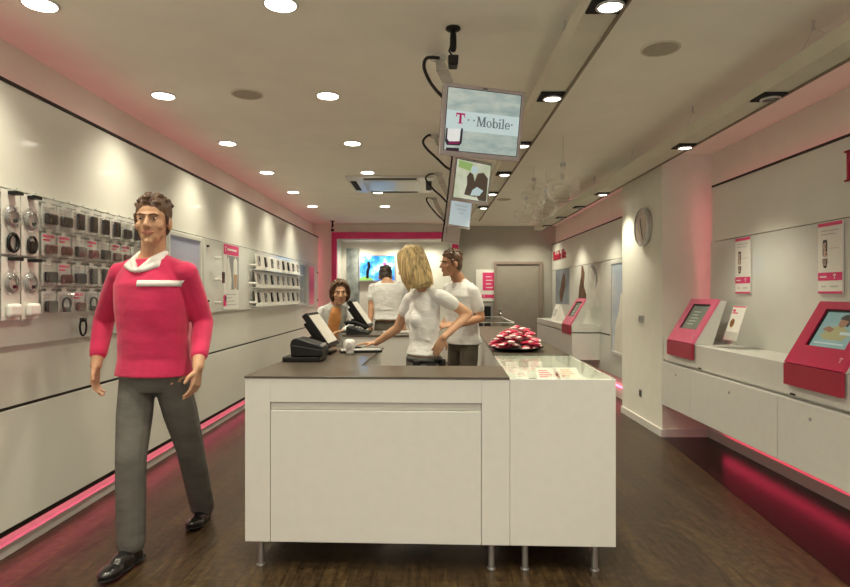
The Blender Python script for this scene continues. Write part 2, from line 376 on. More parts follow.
def person(name, label, X, Y, H, f, hf, J, look, sexf=False):
    """J: joints in room coordinates that override the standing ones; f torso heading, hf head heading (with pitch in z)"""
    s = H / 1.8; root = thing(name, label, 'person', (X, Y, 0)); off = V(X, Y, 0)
    f = V(f[0], f[1], 0).normalized(); r = V(f.y, -f.x, 0)
    hf = Vector(hf).normalized(); hr = hf.cross(V(0, 0, 1)).normalized(); hu = hr.cross(hf).normalized()
    up = V(0, 0, 1); b = V(X, Y, 0)
    sh = (0.105 if not sexf else 0.092) * H; hp = 0.052 * H
    D = dict(pel=b + up * 0.525 * H, neck=b + up * 0.845 * H)
    D.update({k: v for k, v in J.items() if k in ('pel', 'neck')})
    D['head'] = D['neck'] + up * 0.085 * H + hf * 0.02
    D['shR'] = D['neck'] + r * sh - up * 0.047 * H; D['shL'] = D['neck'] - r * sh - up * 0.047 * H
    for sd, sg in (('R', 1), ('L', -1)):
        D['el' + sd] = D['sh' + sd] + r * (0.03 * H * sg) - up * 0.175 * H
        D['wr' + sd] = D['el' + sd] + f * 0.03 - up * 0.145 * H
        D['hip' + sd] = D['pel'] + r * hp * sg - up * 0.01 * H
        D['kn' + sd] = b + r * hp * sg + f * 0.015 + up * 0.28 * H
        D['an' + sd] = b + r * hp * sg + up * 0.045 * H
        D['toe' + sd] = D['an' + sd] + f * 0.105 * H - up * 0.03 * H
    D.update(J)
    P, Nk = D['pel'], D['neck']; ax = (Nk - P)
    def ring(t, rx, ry, fo=0.0):
        ff = f; c = P + ax * t + f * (fo * s)
        return (c, r, ff, rx * s, ry * s)
    if sexf:
        prof = [(-.16, .13, .10, 0), (-.04, .172, .118, -.01), (.12, .155, .105, 0), (.32, .122, .088, .005), (.55, .138, .098, .005), (.75, .145, .10, 0), (.88, .125, .08, -.01), (.97, .08, .06, -.01), (1.02, .05, .05, 0)]
    else:
        prof = [(-.16, .13, .10, 0), (-.04, .165, .115, -.005), (.12, .158, .11, 0), (.32, .152, .108, .005), (.55, .165, .118, .008), (.75, .172, .116, .005), (.88, .145, .09, -.005), (.97, .09, .07, -.005), (1.02, .06, .058, 0)]
    # ---- skin body, one continuous surface
    B = Blob()
    B.loft([ring(*p) for p in prof])
    hc = D['head']
    B.cap(Nk - up * 0.02 * s, hc - hu * 0.05 * s - hf * 0.015 * s, (0.052 if sexf else 0.060) * s, (0.05 if sexf else 0.056) * s)
    h = s * look.get('head', 1.0)
    E = lambda x, y, z, rx, ry, rz: B.ell(hc + (hr * x + hf * y + hu * z) * h, (rx * h, ry * h, rz * h), hr, hf, hu)
    E(0, -.012, .032, .076, .096, .094); E(0, .022, -.025, .063, .070, .085); E(0, .04, -.072, .046, .047, .04)
    E(0, .075, -.1, .02, .018, .016); E(0, .078, .028, .05, .014, .011)
    for sg in (-1, 1):
        E(sg * .078, -.008, -.01, .010, .022, .033); E(sg * .042, .058, -.024, .022, .022, .022)
    B.cap(hc + (hf * .088 + hu * .012) * h, hc + (hf * .112 - hu * .024) * h, .0085 * h, .013 * h)
    E(-.012, .1, -.03, .009, .01, .008); E(.012, .1, -.03, .009, .01, .008)
    k = 0.92 if sexf else 1.0
    for sd in 'RL':
        B.chain([D['sh' + sd], D['sh' + sd].lerp(D['el' + sd], .45), D['el' + sd]], [.048 * s * k, .045 * s * k, .039 * s * k])
        B.chain([D['el' + sd], D['el' + sd].lerp(D['wr' + sd], .3), D['wr' + sd]], [.038 * s * k, .039 * s * k, .027 * s * k])
        hd = J.get('hd' + sd, (D['wr' + sd] - D['el' + sd]).normalized()); hn = J.get('hn' + sd, (r * (-1 if sd == 'R' else 1)))
        hand(B, D['wr' + sd], hd, hn, J.get('th' + sd, 1 if sd == 'R' else -1), s * k, J.get('curl' + sd, 0.4))
        B.chain([D['hip' + sd], D['hip' + sd].lerp(D['kn' + sd], .5), D['kn' + sd]], [.088 * s, .078 * s, .056 * s])
        B.chain([D['kn' + sd], D['kn' + sd].lerp(D['an' + sd], .33), D['an' + sd]], [.054 * s, .056 * s, .037 * s])
        B.cap(D['an' + sd] - up * .035 * s, D['an' + sd].lerp(D['toe' + sd], .75) - up * .012 * s, .03 * s, .014 * s)
    B.build('body', look.get('skin', M_skin), root, 0.005, 3, off)
    # ---- face
    for sg in (-1, 1):
        Q = Blob(); Q.ell(hc + (hr * .031 * sg + hf * .082 + hu * .008) * h, (.0125 * h, .0085 * h, .0062 * h), hr, hf, hu)
        e = Q.build('eye', M_eye, root, 0.0025, 0, off)
        Q = Blob(); Q.ell(hc + (hr * .031 * sg + hf * .0895 + hu * .008) * h, (.0056 * h, .0028 * h, .0056 * h), hr, hf, hu)
        Q.build('iris', M_iris, e, 0.0015, 0, off)
        Q = Blob(); Q.chain([hc + (hr * a * sg + hf * b_ + hu * c) * h for a, b_, c in ((.012, .095, .026), (.03, .093, .031), (.05, .078, .026))], [.004 * h, .005 * h, .003 * h] if not sexf else [.002 * h, .003 * h, .0015 * h])
        Q.build('eyebrow', look.get('brow', look['hairmat']), root, 0.0025, 1, off)
    Q = Blob()
    Q.chain([hc + (hr * a + hf * b_ + hu * c) * h for a, b_, c in ((-.025, .083, -.057), (0, .096, -.054), (.025, .083, -.057))], [.004 * h, .0075 * h, .004 * h])
    Q.chain([hc + (hr * a + hf * b_ + hu * c) * h for a, b_, c in ((-.02, .083, -.061), (0, .094, -.065), (.02, .083, -.061))], [.004 * h, .008 * h, .004 * h])
    Q.build('lips', M_lips, root, 0.003, 1, off)
    # ---- hair
    Q = Blob(); G = lambda x, y, z: hc + (hr * x + hf * y + hu * z) * h
    rnd = random.Random(name + label)
    if look['hair'] == 'short':
        Q.ell(G(0, -.022, .05), (.083 * h, .1 * h, .09 * h), hr, hf, hu)
        Q.ell(G(0, -.055, -.01), (.07 * h, .058 * h, .075 * h), hr, hf, hu)
        for i in range(46):
            a = rnd.uniform(0, 2 * PI); e = rnd.uniform(.35, 1.35)
            p = G(.084 * math.cos(a) * math.cos(e), -.022 + .1 * math.sin(a) * math.cos(e), .052 + .09 * math.sin(e))
            Q.cap(p, p + (hf * rnd.uniform(-.01, .03) + hr * rnd.uniform(-.012, .012) + hu * rnd.uniform(-.008, .004)) * h, .012 * h, .008 * h, 8)
        for sg in (-1, 1): Q.cap(G(.074 * sg, .022, .03), G(.074 * sg, .02, -.012), .011 * h, .006 * h)
        vx = 0.005
        if look.get('swept'):          # hair drawn back, full over the ears and down to the jaw
            Q.ell(G(0, -.03, .05), (.098 * h, .105 * h, .098 * h), hr, hf, hu)
            Q.ell(G(0, -.07, -.03), (.088 * h, .06 * h, .095 * h), hr, hf, hu)
            for sg in (-1, 1):
                for q_ in range(6):
                    Q.chain([G(.02 * sg, .055 - .012 * q_, .118), G(.075 * sg, .045 - .018 * q_, .075), G(.094 * sg, .01 - .02 * q_, .01), G(.088 * sg, -.015 - .016 * q_, -.05), G(.075 * sg, -.03 - .012 * q_, -.09)], [.012 * h, .017 * h, .018 * h, .016 * h, .008 * h])
    else:
        ln = look.get('hairlen', .2)
        Q.ell(G(0, -.015, .045), (.089 * h, .106 * h, .096 * h), hr, hf, hu)
        Q.loft([(G(0, -.055, .06), hr, hf, .085 * h, .065 * h), (G(0, -.06, -.02), hr, hf, .094 * h, .062 * h), (G(0, -.055, -.02 - ln * .45), hr, hf, .098 * h, .058 * h), (G(0, -.05, .02 - ln), hr, hf, .085 * h, .04 * h)])
        for i in range(46):
            a = PI * (-.33 + 1.66 * i / 45.0) + rnd.uniform(-.05, .05)     # from one temple round the back to the other
            ca, sa = math.cos(a), -math.sin(a)
            L_ = ln * rnd.uniform(.88, 1.05)
            q = [G(.02 * ca, -.015 + .02 * sa, .14), G(.075 * ca, -.02 + .085 * sa, .10), G(.094 * ca, -.02 + .10 * sa, .02), G(.101 * ca, -.025 + .10 * sa, .02 - L_ * .55), G(.088 * ca, -.035 + .092 * sa, .03 - L_)]
            Q.chain(q, [.012 * h, .016 * h, .015 * h, .014 * h, .006 * h])
        vx = 0.0045
    Q.build('hair', look['hairmat'], root, vx, 2, off)
    # ---- shirt
    lo = look.get('hem', -.02); g = look.get('loose', .014)
    Q = Blob(); rings = []
    def pr(t):
        for a, b_ in zip(prof, prof[1:]):
            if a[0] <= t <= b_[0]:
                u = (t - a[0]) / (b_[0] - a[0]); return [a[i] + (b_[i] - a[i]) * u for i in (1, 2, 3)]
        return prof[-1][1:]
    top = look.get('top', .955)
    for i in range(15):
        t = lo + (top - lo) * i / 14; rx, ry, fo = pr(t)
        w = g + (.012 if i == 0 else .006 if i == 1 else 0)
        if look.get('straight') and t < .5: rx = max(rx, .15 if not sexf else .13); ry = max(ry, .11 if not sexf else .095)
        rings.append(ring(t, rx + w, ry + w, fo))
    Q.loft(rings, 28)
    if sexf:
        for sg in (-1, 1): Q.ell(P + ax * .60 + f * (.075 * s) + r * (.058 * sg * s), (.068 * s, .058 * s, .072 * s), r, f, up)
    sl = look.get('sleeve', .55)
    for sd in 'RL':
        S, e, w_ = D['sh' + sd], D['el' + sd], D['wr' + sd]
        ins = (Nk - S); ins.z = 0; ins = ins.normalized() if ins.length > 1e-4 else r
        Q.cap(Nk - up * .035 * s - ins * .045 * s, S - up * .004 * s, .05 * s * k, .052 * s * k)
        if sl <= 1:
            Q.chain([S, S.lerp(e, sl * .5), S.lerp(e, sl)], [.056 * s * k, .059 * s * k, .058 * s * k])
        else:
            Q.chain([S, S.lerp(e, .5), e, e.lerp(w_, (sl - 1) * .5), e.lerp(w_, sl - 1)], [.057 * s * k, .058 * s * k, .053 * s * k, .050 * s * k, .043 * s * k])
    for i in range(look.get('folds', 9)):       # cloth folds at the waist and flanks
        a = rnd.uniform(0, 2 * PI); t = rnd.uniform(.05, .5); rx, ry, fo = pr(t)
        c0 = P + ax * t + r * ((rx + g) * s * math.cos(a)) + f * ((ry + g) * s * math.sin(a))
        t2 = t + rnd.uniform(-.06, .16); a2 = a + rnd.uniform(.3, .9); rx, ry, fo = pr(max(0, t2))
        c1 = P + ax * t2 + r * ((rx + g) * s * math.cos(a2)) + f * ((ry + g) * s * math.sin(a2))
        cm = c0.lerp(c1, .5) + ((c0.lerp(c1, .5) - (P + ax * ((t + t2) / 2))).normalized() * .012)
        Q.chain([c0, cm, c1], [.004 * s, .007 * s, .004 * s])
    Q.build(look.get('shirtname', 'shirt'), look['shirt'], root, 0.0065, 5, off)
    # ---- trousers
    Q = Blob()
    Q.loft([ring(-.17, .12, .10), ring(-.05, .178, .13, -.006), ring(.06, .172, .122), ring(.14, .165, .115)])
    for sd in 'RL':
        hp_, kn, an = D['hip' + sd], D['kn' + sd], D['an' + sd]
        Q.chain([hp_, hp_.lerp(kn, .5), kn, kn.lerp(an, .4), kn.lerp(an, .95)], [.088 * s, .086 * s, .072 * s, .07 * s, .067 * s])
    Q.build('trousers', look.get('trousers', M_trous), root, 0.007, 5, off)
    # ---- shoes
    for sd in 'RL':
        Q = Blob(); an = D['an' + sd]; to = D['toe' + sd]
        g_ = V(to.x - an.x, to.y - an.y, 0); g_ = g_.normalized() if g_.length > 1e-4 else f; gr = V(g_.y, -g_.x, 0)
        d3 = (to - (an - up * .055 * s)).normalized(); gu = gr.cross(d3)
        bs = an - up * .048 * s
        Q.cap(an - up * .01 * s, bs, .05 * s, .044 * s)
        Q.ell(bs - d3 * .02 * s, (.04 * s, .05 * s, .034 * s), gr, d3, gu)
        Q.ell(bs + d3 * .06 * s + gu * .006 * s, (.045 * s, .085 * s, .045 * s), gr, d3, gu)
        Q.ell(bs + d3 * .145 * s - gu * .006 * s, (.048 * s, .075 * s, .028 * s), gr, d3, gu)
        sh_ = Q.build('shoe', M_shoe, root, 0.006, 3, off)
        Q = Blob()
        for q_ in (-.02, .07, .145): Q.ell(bs + d3 * q_ * s - gu * .027 * s, (.046 * s, .075 * s, .009 * s), gr, d3, gu)
        Q.build('sole', M_blackm, sh_, 0.005, 2, off)
    return root, D, off, (r, f, hr, hf, hu, s, ring, pr)

# ================================================================== THE SETTING
struct('floor', box(-2.6, 3.0, -1.2, 12.3, -0.06, 0), M_floor)
struct('ceiling', box(-2.6, 3.0, -1.2, 12.3, 2.68, 2.76), M_ceil)
struct('wall_left', box(-2.4, -2.22, -1.2, 12.2, 0, 2.68), M_wall)
struct('wall_right_near', box(2.67, 2.85, -1.2, 5.69, 0, 2.68), M_wall)
struct('wall_pillar', box(2.2, 2.85, 5.69, 6.87, 0, 2.68), M_wall, bevel=0.004)
struct('wall_right_far', box(2.46, 2.85, 6.87, 12.2, 0, 2.68), M_wall)
bm = box(-2.22, -1.86, 11.4, 11.56, 0, 2.68); bx(bm, -1.86, 0.53, 11.4, 11.56, 2.5, 2.68); struct('wall_rear_left', bm, M_wall)
struct('wall_alcove', box(-2.1, 0.5, 12.0, 12.15, 0, 2.68), mat('cloud_wallpaper', (0.78, 0.77, 0.70), 0.7, noise=0.05, nscale=2.2))
bm = BM(); bx(bm, 0.50, 2.46, 11.75, 11.9, 0, 2.68); bx(bm, 0.50, 0.56, 11.4, 11.75, 0, 2.68); struct('wall_rear_right', bm, M_grey)
# magenta portal and its white reveal
bm = BM(); bx(bm, -1.86, -1.77, 11.34, 11.42, 0, 2.52); bx(bm, -1.77, 0.42, 11.34, 11.42, 2.40, 2.52); bx(bm, 0.42, 0.53, 11.34, 11.42, 0, 2.52)
struct('trim_1', bm, M_mag, bevel=0.004)
bm = BM(); bx(bm, -1.80, -1.765, 11.42, 12.0, 0, 2.42); bx(bm, 0.40, 0.44, 11.42, 12.0, 0, 2.42); bx(bm, -1.765, 0.40, 11.42, 12.0, 2.385, 2.42)
struct('trim_2', bm, M_white)

# left wall lacquer panels with dark grooves
PX = -2.10
def lpanel(n, z0, z1, y0=-1.1, y1=11.25):
    struct('trim_%d' % n, box(-2.16, PX, y0, y1, z0, z1), M_panel, bevel=0.003)
lpanel(3, 0.186, 0.778); lpanel(4, 0.794, 1.878); lpanel(5, 1.884, 2.405)
bm = BM(); bx(bm, -2.2, -2.116, -1.1, 11.25, 0.15, 0.186); bx(bm, -2.2, -2.106, -1.1, 11.25, 0.778, 0.794); bx(bm, -2.16, -2.092, -1.1, 11.25, 2.405, 2.421)
struct('trim_6', bm, M_gap)
bm = BM()
for k in range(12): bx(bm, -2.215, -2.16, -0.9 + k * 1.05, -0.86 + k * 1.05, 0.2, 2.38)
struct('trim_7', bm, M_gap)
struct('baseboard_left', box(-2.22, -2.185, -1.1, 11.34, 0, 0.062), M_white, bevel=0.003)
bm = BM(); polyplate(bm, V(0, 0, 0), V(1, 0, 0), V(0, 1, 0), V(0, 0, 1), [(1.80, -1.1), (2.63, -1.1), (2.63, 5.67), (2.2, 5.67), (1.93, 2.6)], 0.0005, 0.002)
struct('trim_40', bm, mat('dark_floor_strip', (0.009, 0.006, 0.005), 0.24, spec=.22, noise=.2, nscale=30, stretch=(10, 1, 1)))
# pink tubes hidden behind the panels
bm = BM(); cyl(bm, (-2.185, -1.0, 0.135), (-2.185, 11.2, 0.135), 0.011, 8); tag(obj('trim_14', bm, E_pink), kind='structure')
bm = BM(); cyl(bm, (-2.192, -1.0, 2.40), (-2.192, 11.2, 2.40), 0.012, 8); tag(obj('trim_15', bm, E_dim), kind='structure')
bm = BM(); cyl(bm, (-2.17, 11.30, 0.25), (-2.17, 11.30, 2.35), 0.008, 8); tag(obj('trim_16', bm, E_soft), kind='structure')
# right wall panels
bm = BM(); bx(bm, 2.57, 2.61, -1.1, 5.50, 0.30, 1.826); struct('trim_8', bm, M_board, bevel=0.003)
bm = BM(); bx(bm, 2.575, 2.61, -1.1, 5.47, 1.832, 2.325); struct('trim_9', bm, M_panel, bevel=0.003)
bm = BM(); bx(bm, 2.568, 2.61, -1.1, 5.47, 2.325, 2.341); bx(bm, 2.61, 2.665, -1.1, -1.0, .3, 2.3); bx(bm, 2.61, 2.665, 2.0, 2.1, .3, 2.3); bx(bm, 2.61, 2.665, 5.3, 5.4, .3, 2.3); struct('trim_10', bm, M_gap)
struct('baseboard_right', box(2.63, 2.67, -1.1, 5.68, 0, 0.09), M_white, bevel=0.003)
bm = BM(); bx(bm, 2.185, 2.2, 5.675, 6.87, 0, 0.075); bx(bm, 2.2, 2.63, 5.675, 5.69, 0, 0.075); struct('baseboard_pillar', bm, M_white, bevel=0.002)
bm = BM(); cyl(bm, (2.645, -1.0, 0.16), (2.645, 5.4, 0.16), 0.012, 8); tag(obj('trim_17', bm, E_red), kind='structure')
bm = BM(); cyl(bm, (2.64, -1.0, 2.325), (2.64, 5.4, 2.325), 0.010, 8); tag(obj('trim_18', bm, E_dim), kind='structure')
bm = BM(); cyl(bm, (2.64, 5.43, 0.98), (2.64, 5.43, 2.30), 0.013, 8); tag(obj('trim_19', bm, E_soft), kind='structure')
bm = BM(); bx(bm, 2.38, 2.42, 6.9, 11.7, 0.30, .80); bx(bm, 2.38, 2.42, 6.9, 11.7, 0.818, 1.80); struct('trim_11', bm, M_board, bevel=0.003)
bm = BM(); bx(bm, 2.38, 2.42, 6.9, 11.7, 1.806, 2.30); struct('trim_12', bm, M_panel, bevel=0.003)
bm = BM(); bx(bm, 2.373, 2.42, 6.9, 11.7, 2.30, 2.316); bx(bm, 2.385, 2.42, 6.9, 11.7, .80, .818); bx(bm, 2.42, 2.458, 8, 8.1, .3, 2.3); bx(bm, 2.42, 2.458, 11, 11.1, .3, 2.3); struct('trim_13', bm, M_gap)
bm = BM(); cyl(bm, (2.44, 6.95, 2.28), (2.44, 11.6, 2.28), 0.008, 8); tag(obj('trim_20', bm, E_pink), kind='structure')
bm = BM(); cyl(bm, (2.44, 6.95, 0.16), (2.44, 11.6, 0.16), 0.010, 8); tag(obj('trim_21', bm, E_pink), kind='structure')

# rear door
dr = tag(bpy.data.objects.new('door_1', None), kind='structure'); COL.objects.link(dr)
obj('door_leaf', box(1.30, 2.13, 11.725, 11.755, 0, 1.93), M_door, dr, bevel=0.003)
bm = BM(); bx(bm, 1.25, 1.30, 11.70, 11.76, 0, 1.985); bx(bm, 2.13, 2.2, 11.70, 11.76, 0, 1.985); bx(bm, 1.30, 2.13, 11.70, 11.76, 1.93, 1.985)
obj('door_frame', bm, M_dframe, dr, bevel=0.003)
bm = BM(); lathe(bm, [(.025, 0), (.025, .012), (.012, .02), (.012, .04), (.026, .05), (.026, .07), (.01, .08)], (1.37, 11.725, 0.96), 16, ax=(0, -1, 0)); obj('door_knob', bm, M_chrome, dr, smooth=True)
bm = BM(); lathe(bm, [(.022, 0), (.022, .012), (.008, .016), (.008, .03)], (1.37, 11.725, 1.05), 16, ax=(0, -1, 0)); obj('door_lock', bm, M_chrome, dr, smooth=True)

# ================================================================== COUNTERS
A = math.radians(-2.2)
def counter(name, label, rz=A): return thing(name, label, 'counter', (-0.913, 2.96, 0), rz, 'shop counters')
ZT = 0.953; ZB = 0.137
c = counter('service_counter', 'long white service counter with dark brown top and steel legs, register on its left arm')
bm = BM()
bx(bm, 0.0, 0.125, 0, 0.02, ZB, ZT - .011)                 # left stile
bx(bm, 1.165, 1.3008, 0, 0.02, ZB, ZT - .011)               # right stile
bx(bm, 0.125, 1.165, 0, 0.02, 0.825, ZT - .011)            # head rail
obj('front_frame', bm, M_white, c, bevel=0.002)
bm = BM(); bx(bm, 0.1275, 1.1625, 0.001, 0.018, ZB, 0.785)
hexa(bm, [(0.1275, 0.016, 0.787), (1.1625, 0.016, 0.787), (1.1625, 0.02, 0.787), (0.1275, 0.02, 0.787), (0.1275, 0.006, 0.823), (1.1625, 0.006, 0.823), (1.1625, 0.02, 0.823), (0.1275, 0.02, 0.823)])
obj('front_panel', bm, M_white, c, bevel=0.0025)
bm = BM(); bx(bm, 0.0, 1.297, 0.021, 0.44, ZB, ZT - .012); bx(bm, 0.0, 0.02, 0.44, 1.60, ZB, ZT - .012); bx(bm, 0.02, 0.48, 0.44, 1.60, 0.60, ZT - .012); bx(bm, 0.02, 0.48, 1.585, 1.6, ZB, 0.6)
obj('carcass', bm, M_white, c, bevel=0.002)
bm = BM(); pts = [(-.003, -.003), (1.30, -.003), (1.30, .455), (.505, .455), (.505, 1.60), (-.003, 1.60)]
polyplate(bm, V(0, 0, 0), V(1, 0, 0), V(0, 1, 0), V(0, 0, 1), pts, ZT - .011, ZT); obj('countertop', bm, M_top, c, bevel=0.0015)
for x, y in ((.065, .05), (1.215, .05), (.065, .40), (1.215, .40), (.065, 1.53), (.43, 1.53)):
    bm = BM(); cyl(bm, (x, y, 0.006), (x, y, ZB + .004), .016, 16); cyl(bm, (x, y, 0), (x, y, .008), .022, 16); obj('leg', bm, M_chrome, c, bevel=0.001)
c = counter('showcase_counter', 'white showcase counter with glass top, right of the brown-topped counter')
bm = BM(); bx(bm, 1.302, 1.81, 0, 0.02, ZB, ZT - .008); bx(bm, 1.302, 1.318, .02, 1.10, ZB, ZT - .008); bx(bm, 1.794, 1.81, .02, 1.10, ZB, ZT - .008); bx(bm, 1.318, 1.794, 1.085, 1.10, ZB, ZT - .008)
obj('cabinet_body', bm, M_white, c, bevel=0.002)
obj('display_floor', box(1.318, 1.794, .02, 1.085, .845, .87), M_white, c)
obj('glass_top', box(1.305, 1.807, .003, 1.10, ZT - .007, ZT), C_glass, c)
for x, y in ((1.38, .05), (1.72, .05), (1.38, 1.04), (1.72, 1.04)):
    bm = BM(); cyl(bm, (x, y, 0.006), (x, y, ZB + .004), .016, 16); cyl(bm, (x, y, 0), (x, y, .008), .022, 16); obj('leg', bm, M_chrome, c, bevel=0.001)
c = counter('side_counter', 'white side counter with dark brown top, behind the glass showcase, candy dish on it')
bm = BM(); bx(bm, 1.305, 1.79, 1.12, 4.55, ZB, ZT - .016); obj('carcass', bm, M_white, c, bevel=0.002)
bm = BM(); bx(bm, 1.30, 1.797, 1.107, 4.56, ZT - .015, ZT); obj('countertop', bm, M_top, c, bevel=0.0015)
for y in (1.25, 2.8, 4.4):
    for x in (1.38, 1.72):
        bm = BM(); cyl(bm, (x, y, 0), (x, y, ZB + .004), .016, 12); obj('leg', bm, M_chrome, c)
c = counter('glass_showcase', 'far glass showcase with pale glass edges, beyond the brown side counter', rz=A)
bm = BM(); bx(bm, 1.20, 1.79, 4.65, 6.6, ZB, .80); obj('cabinet_body', bm, M_white, c, bevel=0.002)
bm = BM()
bx(bm, 1.20, 1.79, 4.65, 4.658, .80, .985); bx(bm, 1.20, 1.208, 4.658, 6.6, .80, .985); bx(bm, 1.782, 1.79, 4.658, 6.6, .80, .985)
bx(bm, 1.20, 1.79, 4.65, 6.6, .986, .994); obj('glass_case', bm, C_glass, c)
bm = BM(); tube(bm, [(1.20, 4.65, .994), (1.79, 4.65, .994), (1.79, 6.6, .994), (1.20, 6.6, .994)], .006, 6, closed=True); obj('case_edge', bm, M_paper, c)
for x, y in ((1.26, 4.75), (1.74, 4.75), (1.26, 6.5), (1.74, 6.5)):
    bm = BM(); cyl(bm, (x, y, 0), (x, y, ZB + .004), .016, 12); obj('leg', bm, M_chrome, c)
c = counter('rear_desk', 'second white counter with dark top behind the register, telephone and monitor on it')
bm = BM(); bx(bm, -.05, 0.66, 2.92, 3.64, ZB, ZT - .016); obj('carcass', bm, M_white, c, bevel=0.002)
bm = BM(); bx(bm, -.06, 0.67, 2.91, 3.65, ZT - .015, ZT); obj('countertop', bm, M_top, c, bevel=0.0015)
for x, y in ((.0, 3.0), (.6, 3.0), (.0, 3.56), (.6, 3.56)):
    bm = BM(); cyl(bm, (x, y, 0), (x, y, ZB + .004), .016, 12); obj('leg', bm, M_chrome, c)

# ---- things in the showcase (local frame turned into the room)
RZ = Matrix.Rotation(A, 3, 'Z')
def cl(u, v, z): return RZ @ V(u, v, z) + V(-0.913, 2.96, 0)
def card(name, label, u, v, w, h, tilt, m, extra=None, group='leaflets and phones in the showcase', z=.8705):
    t = thing(name, label, 'leaflet', cl(u, v, z), A, group)
    ct, st = math.cos(tilt), math.sin(tilt); uy = V(0, ct, st); n = V(0, -st, ct)
    bm = BM(); quadplate(bm, V(0, 0, 0), V(1, 0, 0), uy, n, -w / 2, w / 2, 0, h, 0, .003); obj('sheet', bm, m, t)
    bm = BM()
    for k in range(4): quadplate(bm, V(0, 0, 0), V(1, 0, 0), uy, n, -w * .35, w * (.05 + .09 * ((k * 7) % 4)), h * (.18 + .18 * k), h * (.26 + .18 * k), .003, .0036)
    obj('print', bm, extra or M_palegrey, t)
    return t
card('leaflet', 'pink and white leaflet lying in the middle of the glass showcase', 1.56, .50, .11, .14, .35, M_paper, M_pinkp)
card('leaflet', 'cream leaflet beside the grey phone in the glass showcase', 1.42, .52, .07, .11, .4, M_paper, M_palegrey)
card('leaflet', 'wide orange-printed leaflet near the right edge of the glass showcase', 1.70, .55, .12, .15, .3, M_paper, mat('orange_print', (.75, .35, .2), .6))
card('leaflet', 'pale price leaflet standing at the rear left of the glass showcase', 1.40, .86, .08, .07, .9, M_paper, M_palegrey)
card('leaflet', 'pale price leaflet standing at the rear centre of the glass showcase', 1.55, .90, .09, .07, .9, M_paper, M_palegrey)
def little_phone(label, u, v, m, rz=0):
    t = thing('mobile_phone', label, 'phone', cl(u, v, .8705), A + rz, 'leaflets and phones in the showcase')
    obj('phone_body', box(-.022, .022, -.05, .05, 0, .016), m, t, bevel=.006)
    obj('screen', box(-.016, .016, .008, .042, .016, .0165), M_black, t)
    bm = BM()
    for i in range(3):
        for j in range(4): bx(bm, -.016 + .012 * i, -.008 + .012 * i, -.044 + .012 * j, -.036 + .012 * j, .016, .0172)
    obj('keypad', bm, M_palegrey, t)
little_phone('small grey mobile phone at the front of the glass showcase', 1.47, .42, M_greytxt)
little_phone('silver mobile phone behind the pink leaflet in the glass showcase', 1.63, .72, M_silver, .3)
little_phone('silver mobile phone near the left wall of the glass showcase', 1.38, .40, M_silver, -.2)

# ================================================================== ON THE COUNTERS
# receipt printer
t = thing('receipt_printer', 'black receipt printer on the left front corner of the service counter', 'printer', cl(.012, .60, ZT), A)
bm = BM(); bx(bm, 0, .225, 0, .2, 0, .030); obj('base', bm, M_black, t, bevel=.006); t.scale = (1, 1, 1)
bm = BM(); prof = [(.05, .031), (.238, .031), (.238, .085), (.215, .10), (.10, .136), (.07, .14), (.05, .125), (.044, .10)]
polyplate(bm, V(0, 0.01, 0), V(1, 0, 0), V(0, 0, 1), V(0, 1, 0), prof, 0, .19); obj('housing', bm, M_black, t, bevel=.008, seg=3)
bm = BM(); prof = [(.052, .096), (.2395, .066), (.2395, .071), (.052, .101)]; polyplate(bm, V(0, 0.006, 0), V(1, 0, 0), V(0, 0, 1), V(0, 1, 0), prof, 0, .01); obj('lid_seam', bm, mat('grey_plastic', (.06, .06, .06), .4), t)
bm = BM(); bx(bm, .222, .234, .03, .15, .088, .105); obj('paper_slot', bm, M_chrome, t, bevel=.002)
# slanted register monitors
def monitor(name, label, u, v, W, sc_=1.0):
    t = thing(name, label, 'monitor', cl(u, v, ZT), A, 'register monitors'); t.scale = (sc_, sc_, sc_)
    d = V(-.158, 0, .224).normalized(); n = V(.224, 0, .158).normalized(); w = V(0, 1, 0); o = V(.0, 0, .055)
    bm = BM(); quadplate(bm, o, w, d, n, 0, W, 0, .275, -.04, 0); quadplate(bm, o, w, d, n, .06, W - .06, .05, .23, -.075, -.04)
    obj('screen_housing', bm, M_black, t, bevel=.006)
    bm = BM(); quadplate(bm, o, w, d, n, .022, W - .022, .028, .252, .0, .002); obj('screen', bm, screen_mat(name + '_screen' + label[:5], (.50, .46, .36), (.62, .58, .48), 2, .45), t)
    bm = BM(); c0 = o + d * .12 - n * .07 + w * (W / 2)
    hexa(bm, [(c0.x - .07, c0.y - .05, .012), (c0.x + .06, c0.y - .05, .012), (c0.x + .06, c0.y + .05, .012), (c0.x - .07, c0.y + .05, .012), (c0.x - .045, c0.y - .04, c0.z), (c0.x + .02, c0.y - .04, c0.z + .02), (c0.x + .02, c0.y + .04, c0.z + .02), (c0.x - .045, c0.y + .04, c0.z)])
    obj('stand', bm, M_black, t, bevel=.006)
    bm = BM(); bx(bm, c0.x - .12, c0.x + .12, c0.y - .1, c0.y + .1, 0, .013); obj('base', bm, M_black, t, bevel=.005)
    return t
p = at(330, 347, 3.95)
monitor('register_monitor', 'black register monitor tilted back on the front counter behind the receipt printer', .22, .985, .34)
monitor('register_monitor', 'black monitor tilted back on the rear desk beside the telephone', .17, 3.17, .30, 1.22)
def keyboard(label, u, v, m):
    t = thing('keyboard', label, 'keyboard', cl(u, v, ZT), A + .25, 'keyboards')
    t.scale = (.84, 1, 1)
    obj('case', box(-.17, .17, -.065, .065, 0, .016), M_black if m is None else m, t, bevel=.004)
    bm = BM()
    for j in range(5):
        for i in range(15): bx(bm, -.16 + .0214 * i, -.142 + .0214 * i, -.055 + .0225 * j, -.036 + .0225 * j, .016, .021)
    tag(obj('keys', bm, M_palegrey, t), kind='stuff')
keyboard('grey keyboard with black case on the front counter by the woman\'s outstretched hand', .385, 1.22, None)
keyboard('pale keyboard on the rear desk below the second monitor', .45, 3.25, M_palegrey)
